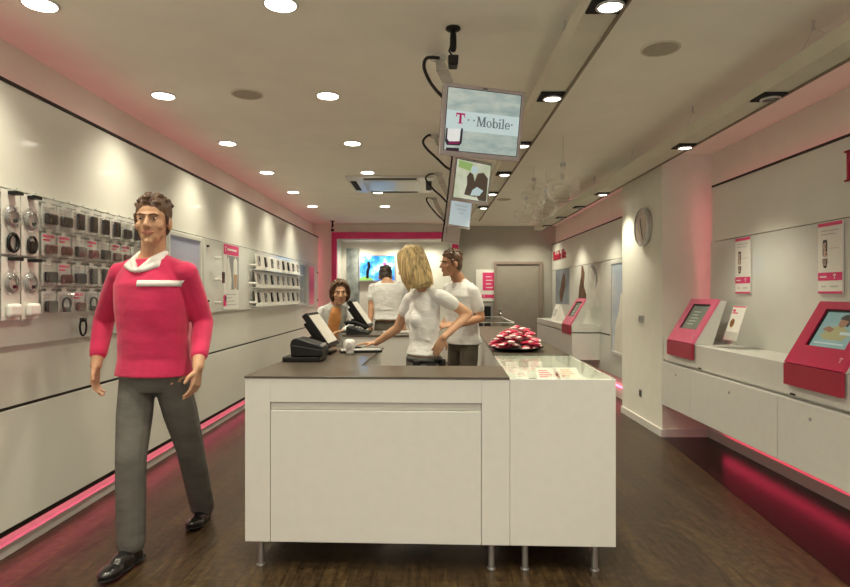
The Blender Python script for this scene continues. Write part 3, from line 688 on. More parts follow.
t = thing('computer_mouse', 'small dark computer mouse under the blond woman\'s fingers', 'mouse', cl(.31, 1.475, ZT), A)
Q = Blob(); Q.ell(V(0, 0, .008), (.045, .026, .0085)); bm_ = Q.build('mouse_shell', M_black, t, .004, 1)
t = thing('beaker', 'white rounded beaker on the front counter beside the keyboard', 'cup', cl(.336, 1.075, ZT))
bm = BM(); lathe(bm, [(.022, 0), (.026, .004), (.027, .02), (.024, .028)], n=24); obj('base', bm, M_palegrey, t, smooth=True)
bm = BM(); lathe(bm, [(.022, .026), (.031, .035), (.034, .06), (.034, .08), (.028, .095), (.014, .1)], n=24); obj('shell', bm, M_paper, t, smooth=True)
bm = BM(); lathe(bm, [(.016, 0), (.016, .003), (.008, .004)], (0, -.034, .062), 16, ax=(0, -1, .1)); obj('dial', bm, M_palegrey, t)
# desk telephone
t = thing('desk_telephone', 'black desk telephone at the near end of the rear desk', 'telephone', cl(.065, 2.935, ZT), A)
bm = BM(); hexa(bm, [(-.09, 0, 0), (.13, 0, 0), (.13, .2, 0), (-.09, .2, 0), (-.09, .01, .085), (.13, .01, .028), (.13, .19, .028), (-.09, .19, .085)]); obj('base', bm, M_black, t, bevel=.008)
bm = BM(); tube(bm, [(-.105, .045, .105), (-.08, .045, .122), (.0, .045, .118), (.08, .045, .082), (.105, .045, .06)], [.024, .02, .015, .018, .026], 12); obj('handset', bm, M_blackm, t, smooth=True)
bm = BM()
for i in range(4):
    for j in range(3):
        x = -.02 + .03 * i; bx(bm, x, x + .018, .1 + .025 * j, .118 + .025 * j, .055 - x * .25, .075 - x * .25)
obj('keypad', bm, M_palegrey, t)
bm = BM(); bx(bm, -.08, -.04, .09, .17, .08, .092); obj('display', bm, M_palegrey, t)
# candy dish and packets
t = thing('candy_dish', 'shallow dark dish heaped with pink packets on the side counter', 'dish', cl(1.476, 1.395, ZT), A)
bm = BM(); lathe(bm, [(.10, 0), (.15, .005), (.195, .024), (.203, .028), (.197, .030), (.15, .012), (.05, .010)], n=40); obj('bowl', bm, M_black, t, smooth=True)
random.seed(11)
def packet_mesh():
    bm = BM(); nx, ny = 8, 6; top = []; bot = []
    for j in range(ny + 1):
        for i in range(nx + 1):
            x = i / nx * 2 - 1; y = j / ny * 2 - 1; h = .011 * (1 - x ** 4) * (1 - y ** 2) + .0012
            top.append(bm.verts.new((x * .048, y * .028 * (1 + .06 * abs(x) ** 6), h))); bot.append(bm.verts.new((x * .048, y * .028 * (1 + .06 * abs(x) ** 6), -h)))
    W = nx + 1
    for j in range(ny):
        for i in range(nx):
            a = j * W + i
            mi = 1 if (i in (0, 7) or (i in (3, 4) and 1 < j < 4)) else 0
            bm.faces.new((top[a], top[a + 1], top[a + W + 1], top[a + W])).material_index = mi
            bm.faces.new((bot[a], bot[a + W], bot[a + W + 1], bot[a + 1])).material_index = mi
    for i in range(nx): bm.faces.new((bot[i], bot[i + 1], top[i + 1], top[i])); a = ny * W + i; bm.faces.new((top[a], top[a + 1], bot[a + 1], bot[a]))
    for j in range(ny): a = j * W; bm.faces.new((top[a], top[a + W], bot[a + W], bot[a])); a += nx; bm.faces.new((bot[a], bot[a + W], top[a + W], top[a]))
    return bm
pk = None
spots = []
for ly, (n_, rad, z) in enumerate(((11, .155, .030), (10, .145, .052), (9, .13, .074), (8, .115, .094), (5, .075, .110))):
    for i in range(n_):
        a = 2 * PI * i / n_ + ly * .7 + random.uniform(-.15, .15); rr = rad * (1 if n_ > 3 else .8) * random.uniform(.75, 1)
        spots.append((rr * math.cos(a), rr * math.sin(a), z + random.uniform(-.004, .006), a))
from mathutils.bvhtree import BVHTree
def world_tree(o, M):
    me = o.data; return BVHTree.FromPolygons([M @ v.co for v in me.vertices], [tuple(p.vertices) for p in me.polygons])
dish = [c for c in t.children if c.name.startswith('bowl')][0]
placed = [world_tree(dish, Matrix.Translation(t.location) @ Matrix.Rotation(A, 4, 'Z'))]
for i, (x, y, z, a) in enumerate(spots):
    if pk is None:
        o = obj('candy_packet', packet_mesh(), M_foil, smooth=True, mats=[M_foil, M_foilw]); pk = o
    else: o = pk.copy(); COL.objects.link(o)
    eu = (random.uniform(-.16, .16), random.uniform(-.16, .16), a + random.uniform(-.6, .6)); p = cl(1.476 + x, 1.395 + y, ZT + .012)
    from mathutils import Euler
    best = None
    for q in range(110):
        M = Matrix.Translation(p) @ Euler(eu).to_matrix().to_4x4(); tr = world_tree(o, M)
        if not any(tr.overlap(b_) for b_ in placed): break
        p.z += .002
    placed.append(tr); o.location = p; o.rotation_euler = eu
    tag(o, 'small pink and white foil candy packet heaped in the dark dish', 'candy packet', 'candy packets in the dish')

# ================================================================== RIGHT WALL FURNITURE
def wall_cabinet(label, x0, x1, y0, y1, z0, z1, group, lock=True):
    t = thing('wall_cabinet', label, 'cabinet', (x0, (y0 + y1) / 2, z0), 0, group); h = (y1 - y0) / 2; d = x1 - x0
    obj('carcass', box(.02, d, -h + .003, h - .003, .004, z1 - z0 - .004), M_white, t)
    dn = obj('door', box(0, .018, -h + .0025, h - .0025, 0, z1 - z0 - .002), M_white, t, bevel=.002)
    if lock:
        bm = BM(); lathe(bm, [(.011, 0), (.011, .004), (.006, .006)], (0, -.02, z1 - z0 - .085), 14, ax=(-1, 0, 0)); obj('lock', bm, M_greytxt, dn)
    return t
G = 'white wall cabinets under the near right counter'
wall_cabinet('narrow white wall cabinet against the pillar, below the pink kiosk', 2.188, 2.565, 5.04, 5.672, .317, .722, G)
wall_cabinet('wide white wall cabinet below the leaflet stand, right of the narrow one', 2.188, 2.565, 3.78, 5.04, .317, .722, G)
wall_cabinet('white wall cabinet below the magenta kiosk with the portrait screen', 2.188, 2.565, 3.165, 3.78, .317, .722, G)
wall_cabinet('white wall cabinet cut by the right picture edge, nearest of its row', 2.18, 2.565, 2.0, 3.16, .317, .722, G)
t = thing('wall_counter', 'long white wall-hung counter ledge along the near right wall, carrying two kiosks', 'counter', (2.2, 3.85, .722), 0, 'wall-hung ledges')
bm = BM(); bx(bm, .012, .368, -1.85, 1.825, .016, .208); obj('ledge_box', bm, M_white, t, bevel=.003)
bm = BM(); bx(bm, .03, .36, -1.85, 1.825, .001, .016); obj('shadow_gap', bm, M_palegrey, t)
for y in (1.07, -.19):
    bm = BM()
    for k in range(4): bx(bm, .009, .016, y - .028 + .014 * k, y - .018 + .014 * k, .018, .030)
    obj('vent', bm, M_black, t)
def kiosk(label, X0, yfar, W, m, scr, portrait_fn=None, apron=True, z0=.93, slopeX=.222, slopeZ=.37):
    t = thing('touchscreen_kiosk', label, 'kiosk', (X0, yfar, z0), 0, 'touchscreen kiosks')
    uy = V(slopeX, 0, slopeZ); Ls = uy.length; uy = uy.normalized(); ux = V(0, -1, 0); n = V(-uy.z, 0, uy.x)
    o = V(.0, 0, .002)
    bm = BM(); prof = [(.0, .002), (slopeX, slopeZ), (slopeX + .055, slopeZ - .004), (.16, .002)]
    polyplate(bm, V(0, -.004, 0), V(1, 0, 0), V(0, 0, 1), V(0, -1, 0), prof, 0, W - .008); obj('housing', bm, M_board, t, bevel=.003)
    s0, s1, v0, v1 = .19 * W, .85 * W, .30 * Ls, .88 * Ls
    bm = BM()
    quadplate(bm, o, ux, uy, n, 0, W, 0, v0, 0, .02); quadplate(bm, o, ux, uy, n, 0, W, v1, Ls, 0, .02)
    quadplate(bm, o, ux, uy, n, 0, s0, v0, v1, 0, .02); quadplate(bm, o, ux, uy, n, s1, W, v0, v1, 0, .02)
    bmesh.ops.remove_doubles(bm, verts=bm.verts[:], dist=1e-5)
    obj('face_panel', bm, m, t)
    bm = BM(); quadplate(bm, o, ux, uy, n, s0, s0 + .014, v0, v1, 0, .012); quadplate(bm, o, ux, uy, n, s1 - .006, s1, v0, v1, 0, .012); quadplate(bm, o, ux, uy, n, s0 + .014, s1 - .006, v1 - .012, v1, 0, .012); quadplate(bm, o, ux, uy, n, s0 + .014, s1 - .006, v0, v0 + .004, 0, .012)
    obj('screen_bezel', bm, M_black, t)
    bm = BM(); quadplate(bm, o, ux, uy, n, s0 + .014, s1 - .006, v0 + .004, v1 - .012, 0, .006); sc = obj('screen', bm, scr, t)
    if portrait_fn: portrait_fn(sc, o + n * .006, ux, uy, n, s0 + .014, s1 - .006, v0 + .004, v1 - .012)
    bm = BM(); bx(bm, -.022, -.001, -W, 0, -.125, .006); obj('apron', bm, M_kdeep, t, bevel=.002)
    bm = BM(); slab_text(bm, 'T', o + n * .02 + ux * (W * .86) + uy * (.12 * Ls), ux, uy, n, .028, 0, .0008); obj('letter_mark', bm, mat('pale_mark', (.85, .55, .55), .5), t)
    return t
def portrait(sc, o, ux, uy, n, a, b, c, d):
    w = b - a; h = d - c; P = lambda pts: [(a + w * x, c + h * y) for x, y in pts]
    bm = BM(); polyplate(bm, o, ux, uy, n, P([(.12, .32), (.3, .22), (.75, .22), (.86, .4), (.62, .62), (.45, .62), (.3, .55)]), 0, .0005); obj('pictured_dress', bm, emis('olive_pixels', (.26, .25, .12), .5), sc)
    bm = BM(); polyplate(bm, o, ux, uy, n, P([(.1, .5), (.24, .6), (.42, .52), (.36, .42), (.22, .46)]), .0005, .001); polyplate(bm, o, ux, uy, n, P(ellpts(.56, .72, .11, .14)), .0007, .0012); obj('pictured_skin', bm, emis('brown_pixels', (.22, .11, .06), .5), sc)
    bm = BM(); polyplate(bm, o, ux, uy, n, P(ellpts(.58, .80, .15, .14, 16, -.3, PI + .2)), .0012, .0016); polyplate(bm, o, ux, uy, n, P([(.68, .8), (.74, .8), (.72, .6), (.66, .62)]), .0012, .0016); obj('pictured_hair', bm, emis('dark_pixels', (.03, .02, .015), .4), sc)
    bm = BM(); polyplate(bm, o, ux, uy, n, P([(.08, .1), (.85, .1), (.85, .14), (.08, .14)]), 0, .0006); polyplate(bm, o, ux, uy, n, P([(.62, .38), (.95, .38), (.95, .46), (.62, .46)]), .0012, .0016); obj('screen_text', bm, emis('pale_pixels', (.35, .42, .40), .5), sc)
def menu(sc, o, ux, uy, n, a, b, c, d):
    w = b - a; h = d - c; bm = BM()
    for k in range(5): quadplate(bm, o, ux, uy, n, a + w * .2, a + w * (.55 + .06 * (k % 3)), c + h * (.2 + .13 * k), c + h * (.24 + .13 * k), 0, .0005)
    obj('screen_text', bm, emis('menu_pixels', (.30, .33, .26), .4), sc)
S_k1 = screen_mat('dim_green_screen', (.10, .115, .085), (.15, .165, .125), 3, .45)
S_k2 = screen_mat('teal_screen', (.13, .22, .22), (.20, .30, .28), 2.5, .6)
kiosk('pink touchscreen kiosk with a dim screen, next to the pillar', 2.2005, 5.52, .52, M_kredlit, S_k1, menu)
kiosk('large magenta touchscreen kiosk showing a portrait, at the right picture edge', 2.2005, 3.70, .52, M_kred, S_k2, portrait)
# leaflet stand
t = thing('leaflet_stand', 'white leaflet in a small clear tilted stand between the two kiosks', 'leaflet stand', (2.34, 4.68, .93)); t.scale = (1.4, 1.4, 1.4)
uy = V(.07, 0, .22).normalized(); ux = V(0, -1, 0); n = V(-uy.z, 0, uy.x); o = V(0, .0, .045)
bm = BM(); quadplate(bm, o, ux, uy, n, -.07, .07, 0, .20, 0, .004); sh_ = obj('leaflet', bm, M_paper, t)
bm = BM(); quadplate(bm, o, ux, uy, n, -.066, .066, .192, .199, .004, .0046); quadplate(bm, o, ux, uy, n, -.06, .0, .155, .162, .004, .0046); quadplate(bm, o, ux, uy, n, -.06, -.03, .166, .180, .004, .0046); obj('pink_print', bm, M_pinkp, sh_)
bm = BM(); polyplate(bm, o, ux, uy, n, ellpts(-.028, .1, .022, .026), .004, .0046); obj('picture', bm, mat('brown_picture', (.30, .14, .03), .5, noise=.4, nscale=60), sh_)
bm = BM(); bx(bm, -.05, .09, -.08, .08, 0, .006); bx(bm, .0, .006, -.03, -.01, 0, .055); bx(bm, .0, .006, .01, .03, 0, .055); quadplate(bm, o, ux, uy, n, -.074, .074, -.01, .05, .008, .011); obj('clear_holder', bm, C_blister, t)
# posters on the right panels
def phone_poster(label, yfar, m_band):
    t = thing('phone_poster', label, 'poster', (2.555, yfar, 1.36), 0, 'phone posters'); ux = V(0, -1, 0); uy = V(0, 0, 1); n = V(-1, 0, 0); o = V(0, 0, 0)
    W, H = .232, .455
    bm = BM(); quadplate(bm, o, ux, uy, n, 0, W, 0, H, -.012, 0); obj('board', bm, M_paper, t, bevel=.001)
    for z0_, z1_ in ((H - .022, H), (.083, .135), (0, .014)):
        bm = BM(); quadplate(bm, o, ux, uy, n, 0, W, z0_, z1_, 0, .001); obj('pink_band', bm, m_band, t)
    bm = BM(); polyplate(bm, o, ux, uy, n, [(.05, .33), (.055, .345), (.085, .345), (.09, .33), (.09, .27), (.05, .27)], 0, .003); polyplate(bm, o, ux, uy, n, [(.048, .20), (.048, .225), (.092, .225), (.092, .20), (.08, .165), (.06, .165)], 0, .003); ph = obj('pictured_phone', bm, M_case, t)
    bm = BM(); polyplate(bm, o, ux, uy, n, ellpts(.07, .255, .022, .02), .0, .0035); quadplate(bm, o, ux, uy, n, .055, .085, .275, .33, .003, .0036); quadplate(bm, o, ux, uy, n, .052, .088, .18, .222, .003, .0036); obj('pictured_screen', bm, mat('warm_print', (.45, .32, .25), .5, noise=.4, nscale=50), ph)
    bm = BM()
    for k in range(2): quadplate(bm, o, ux, uy, n, .03, .2 - .03 * k, .40 - .022 * k, .407 - .022 * k, 0, .0008)
    for k in range(5): quadplate(bm, o, ux, uy, n, .115 + .018 * k, .123 + .018 * k, .285, .292, 0, .0008)
    for k in range(2): quadplate(bm, o, ux, uy, n, .03 + .09 * k, .075 + .12 * k, .04, .05, 0, .0008)
    obj('small_print', bm, M_palegrey, t)
    bm = BM(); slab_text(bm, 'T', o + ux * .15 + uy * .095, ux, uy, n, .028, .001, .002); quadplate(bm, o, ux, uy, n, .02, .085, .103, .112, .001, .002); obj('white_lettering', bm, M_paper, t)
phone_poster('white phone poster with pink bands, on the wall above the leaflet stand', 5.02, M_pinkp)
phone_poster('white phone poster with pink bands, on the wall above the magenta portrait kiosk', 3.95, M_pinkp)
# wall lettering
def wall_words(label, X, y, z, h, m):
    t = thing('wall_lettering', label, 'lettering', (X, y, z), 0, 'wall lettering')
    bm = BM(); x = slab_text(bm, 'Mobile', V(0, 0, 0), V(0, -1, 0), V(0, 0, 1), V(-1, 0, 0), h, -.0, .012); obj('lettering', bm, m, t)
    bm = BM(); slab_text(bm, 'life', V(0, -x - h * .35, 0), V(0, -1, 0), V(0, 0, 1), V(-1, 0, 0), h, -.0, .012); obj('lettering', bm, m, t)
M_word = mat('dark_pink_letter', (.50, .012, .06), .4)
wall_words('dark pink slab letters starting at the right picture edge, high on the near right panel', 2.575, 3.715, 2.05, .19, M_word)
wall_words('small dark pink words high on the far right panel near the rear wall', 2.379, 11.55, 1.99, .165, M_word)
# clock, sockets on the pillar
t = thing('wall_clock', 'round steel wall clock on the pillar', 'clock', (2.2, 6.12, 2.038))
bm = BM(); lathe(bm, [(.185, 0), (.195, .01), (.195, .05), (.185, .058), (.172, .058), (.168, .046), (.01, .046)], n=48, ax=(-1, 0, 0)); obj('case', bm, M_chrome, t, bevel=0, smooth=False)
bm = BM(); lathe(bm, [(.17, .046), (.17, .048), (.01, .0485)], n=40, ax=(-1, 0, 0)); fc = obj('dial', bm, mat('clock_dial', (.62, .52, .44), .5), t)
bm = BM()
for k in range(12):
    a = k * PI / 6; dY, dZ = math.sin(a), math.cos(a); quadplate(bm, V(-.0485, 0, 0), V(0, dZ, -dY), V(0, dY, dZ), V(-1, 0, 0), -.004, .004, .135, .158, 0, .001)
obj('hour_marks', bm, M_greytxt, fc)
bm = BM(); 
for a, l in ((2.75, .12), (-.15, .085)):
    dY, dZ = -math.sin(a), math.cos(a); quadplate(bm, V(-.05, 0, 0), V(0, dZ, -dY), V(0, dY, dZ), V(-1, 0, 0), -.005, .005, -.02, l, 0, .002)
obj('hands', bm, M_black, fc)
t = thing('wall_switch', 'small double switch plate on the pillar below the clock', 'switch', (2.2, 6.24, 1.10))
obj('plate', box(-.008, 0, -.075, .075, -.04, .04), M_palegrey, t, bevel=.002)
bm = BM(); bx(bm, -.012, -.008, -.058, -.01, -.025, .025); bx(bm, -.012, -.008, .01, .058, -.025, .025); obj('rocker', bm, M_greytxt, t)
t = thing('wall_socket', 'small dark socket low on the pillar', 'socket', (2.2, 6.26, .32))
obj('plate', box(-.008, 0, -.035, .035, -.04, .04), M_greytxt, t, bevel=.002); obj('insert', box(-.011, -.008, -.02, .02, -.028, .028), M_black, t)

# far right ledge, kiosk, tent card, pictures
t = thing('wall_counter', 'white wall-hung counter with drawers on the far right wall, pink kiosk on it', 'counter', (1.99, 9.78, .43), 0, 'wall-hung ledges')
obj('ledge_box', box(0, .388, -1.38, 1.38, .385, .475), M_white, t, bevel=.003)
obj('carcass', box(.02, .388, -1.375, 1.375, 0, .37), M_white, t)
for k in range(3):
    bm = BM(); bx(bm, 0, .018, -1.378 + .92 * k, -.462 + .92 * k, 0, .37); obj('door', bm, M_white, t, bevel=.002)
kiosk('small pink touchscreen kiosk on the far right wall counter', 1.985, 8.95, .5, M_kredlit, S_k1, menu, z0=.906)
t = thing('tent_card', 'white folded tent card on the far right wall counter behind the kiosk', 'card', (2.16, 10.1, .906))
bm = BM(); hexa(bm, [(-.09, -.19, 0), (.09, -.19, 0), (.09, .19, 0), (-.09, .19, 0), (-.004, -.19, .27), (.004, -.19, .27), (.004, .19, .27), (-.004, .19, .27)]); obj('card', bm, M_paper, t)
bm = BM(); uy = V(.086, 0, .27).normalized(); quadplate(bm, V(-.09, .19, 0), V(0, -1, 0), uy, V(-uy.z, 0, uy.x), .06, .3, .08, .2, .001, .002); obj('print', bm, M_palegrey, t)
def far_picture(label, y0, y1, z0, z1, bgm, shapes):
    t = thing('wall_picture', label, 'picture', (2.376, y1, z0), 0, 'pictures on the far right panel'); ux = V(0, -1, 0); uy = V(0, 0, 1); n = V(-1, 0, 0); o = V(0, 0, 0); W, H = y1 - y0, z1 - z0
    bm = BM(); quadplate(bm, o, ux, uy, n, 0, W, 0, H, -.003, 0); obj('sheet', bm, bgm, t)
    for nm, m_, pts in shapes:
        bm = BM(); polyplate(bm, o, ux, uy, n, [(W * x, H * y) for x, y in pts], 0, .002); obj(nm, bm, m_, t)
M_bluep = mat('slate_blue_print', (.22, .25, .29), .5, noise=.15, nscale=3)
M_brownp = mat('brown_print', (.11, .05, .025), .5, noise=.3, nscale=8)
far_picture('slate blue picture with a brown figure beside the rear door', 10.05 + .2, 11.35, 1.17, 1.80, M_bluep, [('pictured_figure', M_brownp, [(.35, .1), (.5, .05), (.6, .3), (.75, .5), (.72, .8), (.6, .9), (.5, .75), (.4, .5), (.3, .35)])])
far_picture('pale picture with a dark slender figure above the far kiosk', 9.0, 10.2, 1.15, 1.80, M_board, [('pictured_figure', M_brownp, [(.55, 0), (.85, 0), (.9, .3), (.78, .5), (.82, .8), (.74, .98), (.66, .98), (.64, .75), (.55, .5), (.5, .2)])])
far_picture('pale picture with a grey swirl above the far kiosk', 8.35, 8.95, 1.15, 1.80, mat('pale_print', (.62, .60, .55), .5, noise=.1, nscale=4), [('pictured_swirl', M_greytxt, [(.1, .95), (.3, .98), (.65, .85), (.75, .6), (.55, .42), (.6, .7), (.4, .82)])])
t = thing('lightbox_poster', 'tall framed poster with pale blue ground on the far right wall beside the pillar', 'poster', (2.378, 7.84, .58), 0, 'tall framed posters')
bm = BM(); bx(bm, -.025, 0, -.9, -.86, 0, 1.2); bx(bm, -.025, 0, -.04, 0, 0, 1.2); bx(bm, -.025, 0, -.86, -.04, 0, .04); bx(bm, -.025, 0, -.86, -.04, 1.16, 1.2); obj('frame', bm, M_palegrey, t, bevel=.002)
obj('sheet', box(-.012, 0, -.86, -.04, .04, 1.16), screen_mat('blue_poster', (.30, .36, .42), (.60, .58, .52), 1.2, .12), t)
bm = BM(); polyplate(bm, V(-.012, -.04, .04), V(0, -1, 0), V(0, 0, 1), V(-1, 0, 0), [(.1, 0), (.75, 0), (.7, .3), (.55, .52), (.5, .7), (.36, .75), (.3, .55), (.15, .35)], 0, .002); obj('pictured_figure', bm, mat('cream_print', (.70, .66, .58), .5), t)
# ================================================================== LEFT WALL DISPLAYS
BX = -2.068
def bolts(t, pts):
    for y, z in pts:
        bm = BM(); cyl(bm, (.0, y, z), (.022, y, z), .011, 12); obj('bolt', bm, M_black, t)
t = thing('display_board', 'long pale acrylic board on the left wall behind the hanging accessory packs', 'display board', (BX, 0, 0), 0, 'acrylic display boards')
obj('panel', box(-.03, 0, -.9, 4.70, 1.10, 1.868), M_board, t, bevel=.002)
bm = BM()
for z in (1.835, 1.68, 1.525, 1.37): bx(bm, 0, .006, 2.2, 4.66, z + .004, z + .014)
obj('hook_rail', bm, M_greytxt, t)
t2 = t
def hook(y, z):
    bm = BM(); tube(bm, [(0.004, y, z + .006), (.055, y, z + .006), (.062, y, z + .014)], .003, 6); obj('hook', bm, M_chrome, t2)
def pack_card(w, h): bm = BM(); bx(bm, 0, .002, -w / 2, w / 2, -h, .022); return bm
PG = 'accessory packs hanging on the left wall board'
def small_pack(kind):
    t = thing('accessory_pack', 'x', 'accessory pack'); w, h = .118, .124
    bm = BM(); bx(bm, 0, .002, -w / 2, w / 2, -h + .005, .0); bx(bm, 0, .002, -.02, .02, 0, .018); obj('backing_card', bm, M_board if kind != 1 else M_paper, t)
    bm = BM(); bx(bm, .003, .034, -w / 2 + .006, w / 2 - .006, -h + .008, -.008); obj('blister', bm, C_blister, t, bevel=.008)
    bm = BM()
    if kind == 0: bx(bm, .006, .028, -.049, .049, -.108, -.048); obj('case', bm, M_case, t, bevel=.012, seg=3)
    elif kind == 1: bx(bm, .006, .028, -.030, .030, -.110, -.014); obj('case', bm, M_case, t, bevel=.01, seg=3)
    elif kind == 2: bx(bm, .006, .03, -.043, .043, -.110, -.058); obj('case', bm, M_caser, t, bevel=.012, seg=3)
    else:
        tube(bm, [(.016, (.036 * math.cos(a)), -.07 + .036 * math.sin(a)) for a in [k * PI / 10 for k in range(20)]], .006, 8, closed=True); bx(bm, .006, .026, -.022, .022, -.111, -.085); obj('headset', bm, M_black, t, bevel=.003)
    bm = BM(); bx(bm, .002, .003, -w / 2 + .012, w / 2 - .012, -.022, -.008); bx(bm, .002, .003, -w / 2 + .012, .01, -.04, -.03); obj('print', bm, M_palegrey if kind != 2 else M_pinkp, t)
    return t
def big_pack(kind):
    t = thing('cable_pack', 'x', 'cable pack'); w, h = .13, .284
    obj('backing_card', pack_card(w, h), M_paper, t); bm = BM(); bx(bm, .0025, .05, -.022, .022, .004, .020); obj('hang_tag', bm, M_black, t)
    bm = BM(); lathe(bm, [(.064, 0), (.062, .012), (.054, .026), (.02, .03)], (.002, 0, -.105), 28, ax=(1, 0, 0)); obj('blister', bm, C_blister, t, smooth=True)
    bm = BM()
    for r_, o_ in ((.047, 0), (.041, .003), (.035, .006)):
        tube(bm, [(.010 + o_, r_ * math.cos(a), -.105 + r_ * math.sin(a)) for a in [k * PI / 12 for k in range(24)]], .0032, 6, closed=True)
    obj('coiled_cable', bm, M_greytxt, t, smooth=True)
    bm = BM(); bx(bm, .004, .018, .012, .034, -.13, -.112); bx(bm, .004, .018, -.034, -.018, -.09, -.078); obj('plug', bm, M_black, t, bevel=.002)
    bm = BM()
    if kind == 0: tube(bm, [(.014, .034 * math.cos(a), -.228 + .042 * math.sin(a)) for a in [k * PI / 12 for k in range(24)]], .009, 8, closed=True); obj('cable_ring', bm, M_black, t, smooth=True)
    elif kind == 1: tube(bm, [(.014, .034 * math.cos(a), -.228 + .042 * math.sin(a)) for a in [k * PI / 12 for k in range(24)]], .007, 8, closed=True); bx(bm, .006, .024, -.02, .018, -.262, -.21); obj('charger', bm, M_case, t, bevel=.004)
    else: bx(bm, .004, .034, -.045, .045, -.27, -.205); obj('adapter', bm, M_paper, t, bevel=.016, seg=3)
    return t
PB = [big_pack(0), big_pack(1), big_pack(2)]; PS = [small_pack(k) for k in range(4)]
usedp = set()
def put_pack(proto, y, z, label, group):
    if proto.name in usedp: o = copy_thing(proto)
    else: usedp.add(proto.name); o = proto
    o.location = (BX + .03, y, z); tag(o, label, group=group); hook(y, z + .022)
for r_, z in enumerate((1.835, 1.515)):
    for c_, y in enumerate((2.75, 2.915, 3.055)):
        if c_ == 0 and r_ == 1: continue
        if c_ == 0: continue
        put_pack(PB[(r_ * 2 + (c_ - 1)) if r_ == 0 else 2], y, z, 'tall white coiled cable pack, %s row, %s' % (('upper', 'lower')[r_], ('nearest the left picture edge', 'beside the small packs')[c_ - 1]), 'tall coiled cable packs')
KIND = [[0, 0, 1, 1, 1, 1, 0, 1, 0, 1], [2, 2, 0, 2, 0, 2, 2, 0, 2, 2], [0, 2, 0, 1, 1, 1, 1, 1, 1, 1], [0, 3, 2, 3, 0, 2, 1, 2, 0, 2]]
for r_, z in enumerate((1.835, 1.68, 1.525, 1.37)):
    for c_ in range(10):
        nm = ['wide dark case', 'upright dark case', 'reddish brown case', 'black headset loop'][KIND[r_][c_]]
        put_pack(PS[KIND[r_][c_]], 3.205 + .135 * c_, z, 'clear pack with %s, %s row down, %s from the tall packs' % (nm, ORD[r_], ORD[c_]), PG)
# two loose headset loops under the lowest row
for i, y in enumerate((3.50, 3.66)):
    bm = BM(); tube(bm, [(0, .032 * math.cos(a), .05 * math.sin(a)) for a in [k * PI / 10 for k in range(20)]], .006, 8, closed=True); bx(bm, -.01, .012, -.018, .018, .03, .052)
    o = obj('headset', bm, M_black, None, smooth=True); o.location = (BX + .045, y, 1.165)
    tag(o, 'black looped headset hanging below the lowest row of packs, %s one' % ('nearer', 'farther')[i], 'headset', 'loose headsets')

# tall lightbox posters on the left wall
def grad_mat(name, stops, z0, z1, s=0.15):
    m = bpy.data.materials.new(name); m.use_nodes = True; nt = m.node_tree; N = nt.nodes; L = nt.links; b = N['Principled BSDF']
    tc = N.new('ShaderNodeTexCoord'); sp = N.new('ShaderNodeSeparateXYZ'); mr = N.new('ShaderNodeMapRange'); cr = N.new('ShaderNodeValToRGB')
    mr.inputs['From Min'].default_value = z0; mr.inputs['From Max'].default_value = z1
    L.new(tc.outputs['Object'], sp.inputs[0]); L.new(sp.outputs['Z'], mr.inputs['Value']); L.new(mr.outputs[0], cr.inputs['Fac'])
    e = cr.color_ramp.elements
    e[0].position = stops[0][0]; e[0].color = (*stops[0][1], 1); e[1].position = stops[-1][0]; e[1].color = (*stops[-1][1], 1)
    for p_, c_ in stops[1:-1]: q = e.new(p_); q.color = (*c_, 1)
    L.new(cr.outputs['Color'], b.inputs['Base Color']); L.new(cr.outputs['Color'], b.inputs['Emission Color']); b.inputs['Emission Strength'].default_value = s; b.inputs['Roughness'].default_value = .3
    return m
t = thing('lightbox_poster', 'tall framed poster fading from grey-blue to pink, on the left wall behind the walking man', 'poster', (-2.10, 4.76, .52), 0, 'tall framed posters')
bm = BM(); bx(bm, 0, .03, 0, .03, 0, 1.34); bx(bm, 0, .03, .66, .69, 0, 1.34); bx(bm, 0, .03, .03, .66, 1.31, 1.34); bx(bm, 0, .03, .03, .66, 0, .03); obj('frame', bm, M_board, t, bevel=.002)
obj('sheet', box(0.001, .015, .03, .66, .03, 1.31), grad_mat('blue_pink_poster', [(0, (.55, .08, .12)), (.45, (.60, .12, .17)), (.7, (.42, .34, .40)), (1, (.30, .34, .42))], 0, 1.34), t)
bolts(t, [(.675, 1.28), (.675, .75)])
t = thing('lightbox_poster', 'narrow grey-blue poster beyond the phone display on the left wall', 'poster', (-2.10, 9.5, 1.16), 0, 'tall framed posters')
bm = BM(); bx(bm, 0, .025, 0, .03, 0, .69); bx(bm, 0, .025, .58, .62, 0, .69); bx(bm, 0, .025, .03, .58, .66, .69); bx(bm, 0, .025, .03, .58, 0, .03); obj('frame', bm, M_palegrey, t)
obj('sheet', box(0.001, .012, .03, .58, .03, .66), mat('slate_poster', (.26, .28, .30), .4, noise=.15, nscale=2), t)
t = thing('display_board', 'last pale board with a pink strip at the far end of the left wall', 'display board', (BX, 10.2, 1.12), 0, 'acrylic display boards')
obj('panel', box(-.03, 0, 0, .85, 0, .74), M_board, t, bevel=.002)
obj('pink_strip', box(.001, .004, .08, .5, .05, .70), grad_mat('pink_strip_print', [(0, (.8, .25, .32)), (.5, (.45, .02, .12)), (1, (.85, .12, .25))], 0, .74), t)
bolts(t, [(.78, .62), (.78, .12)])
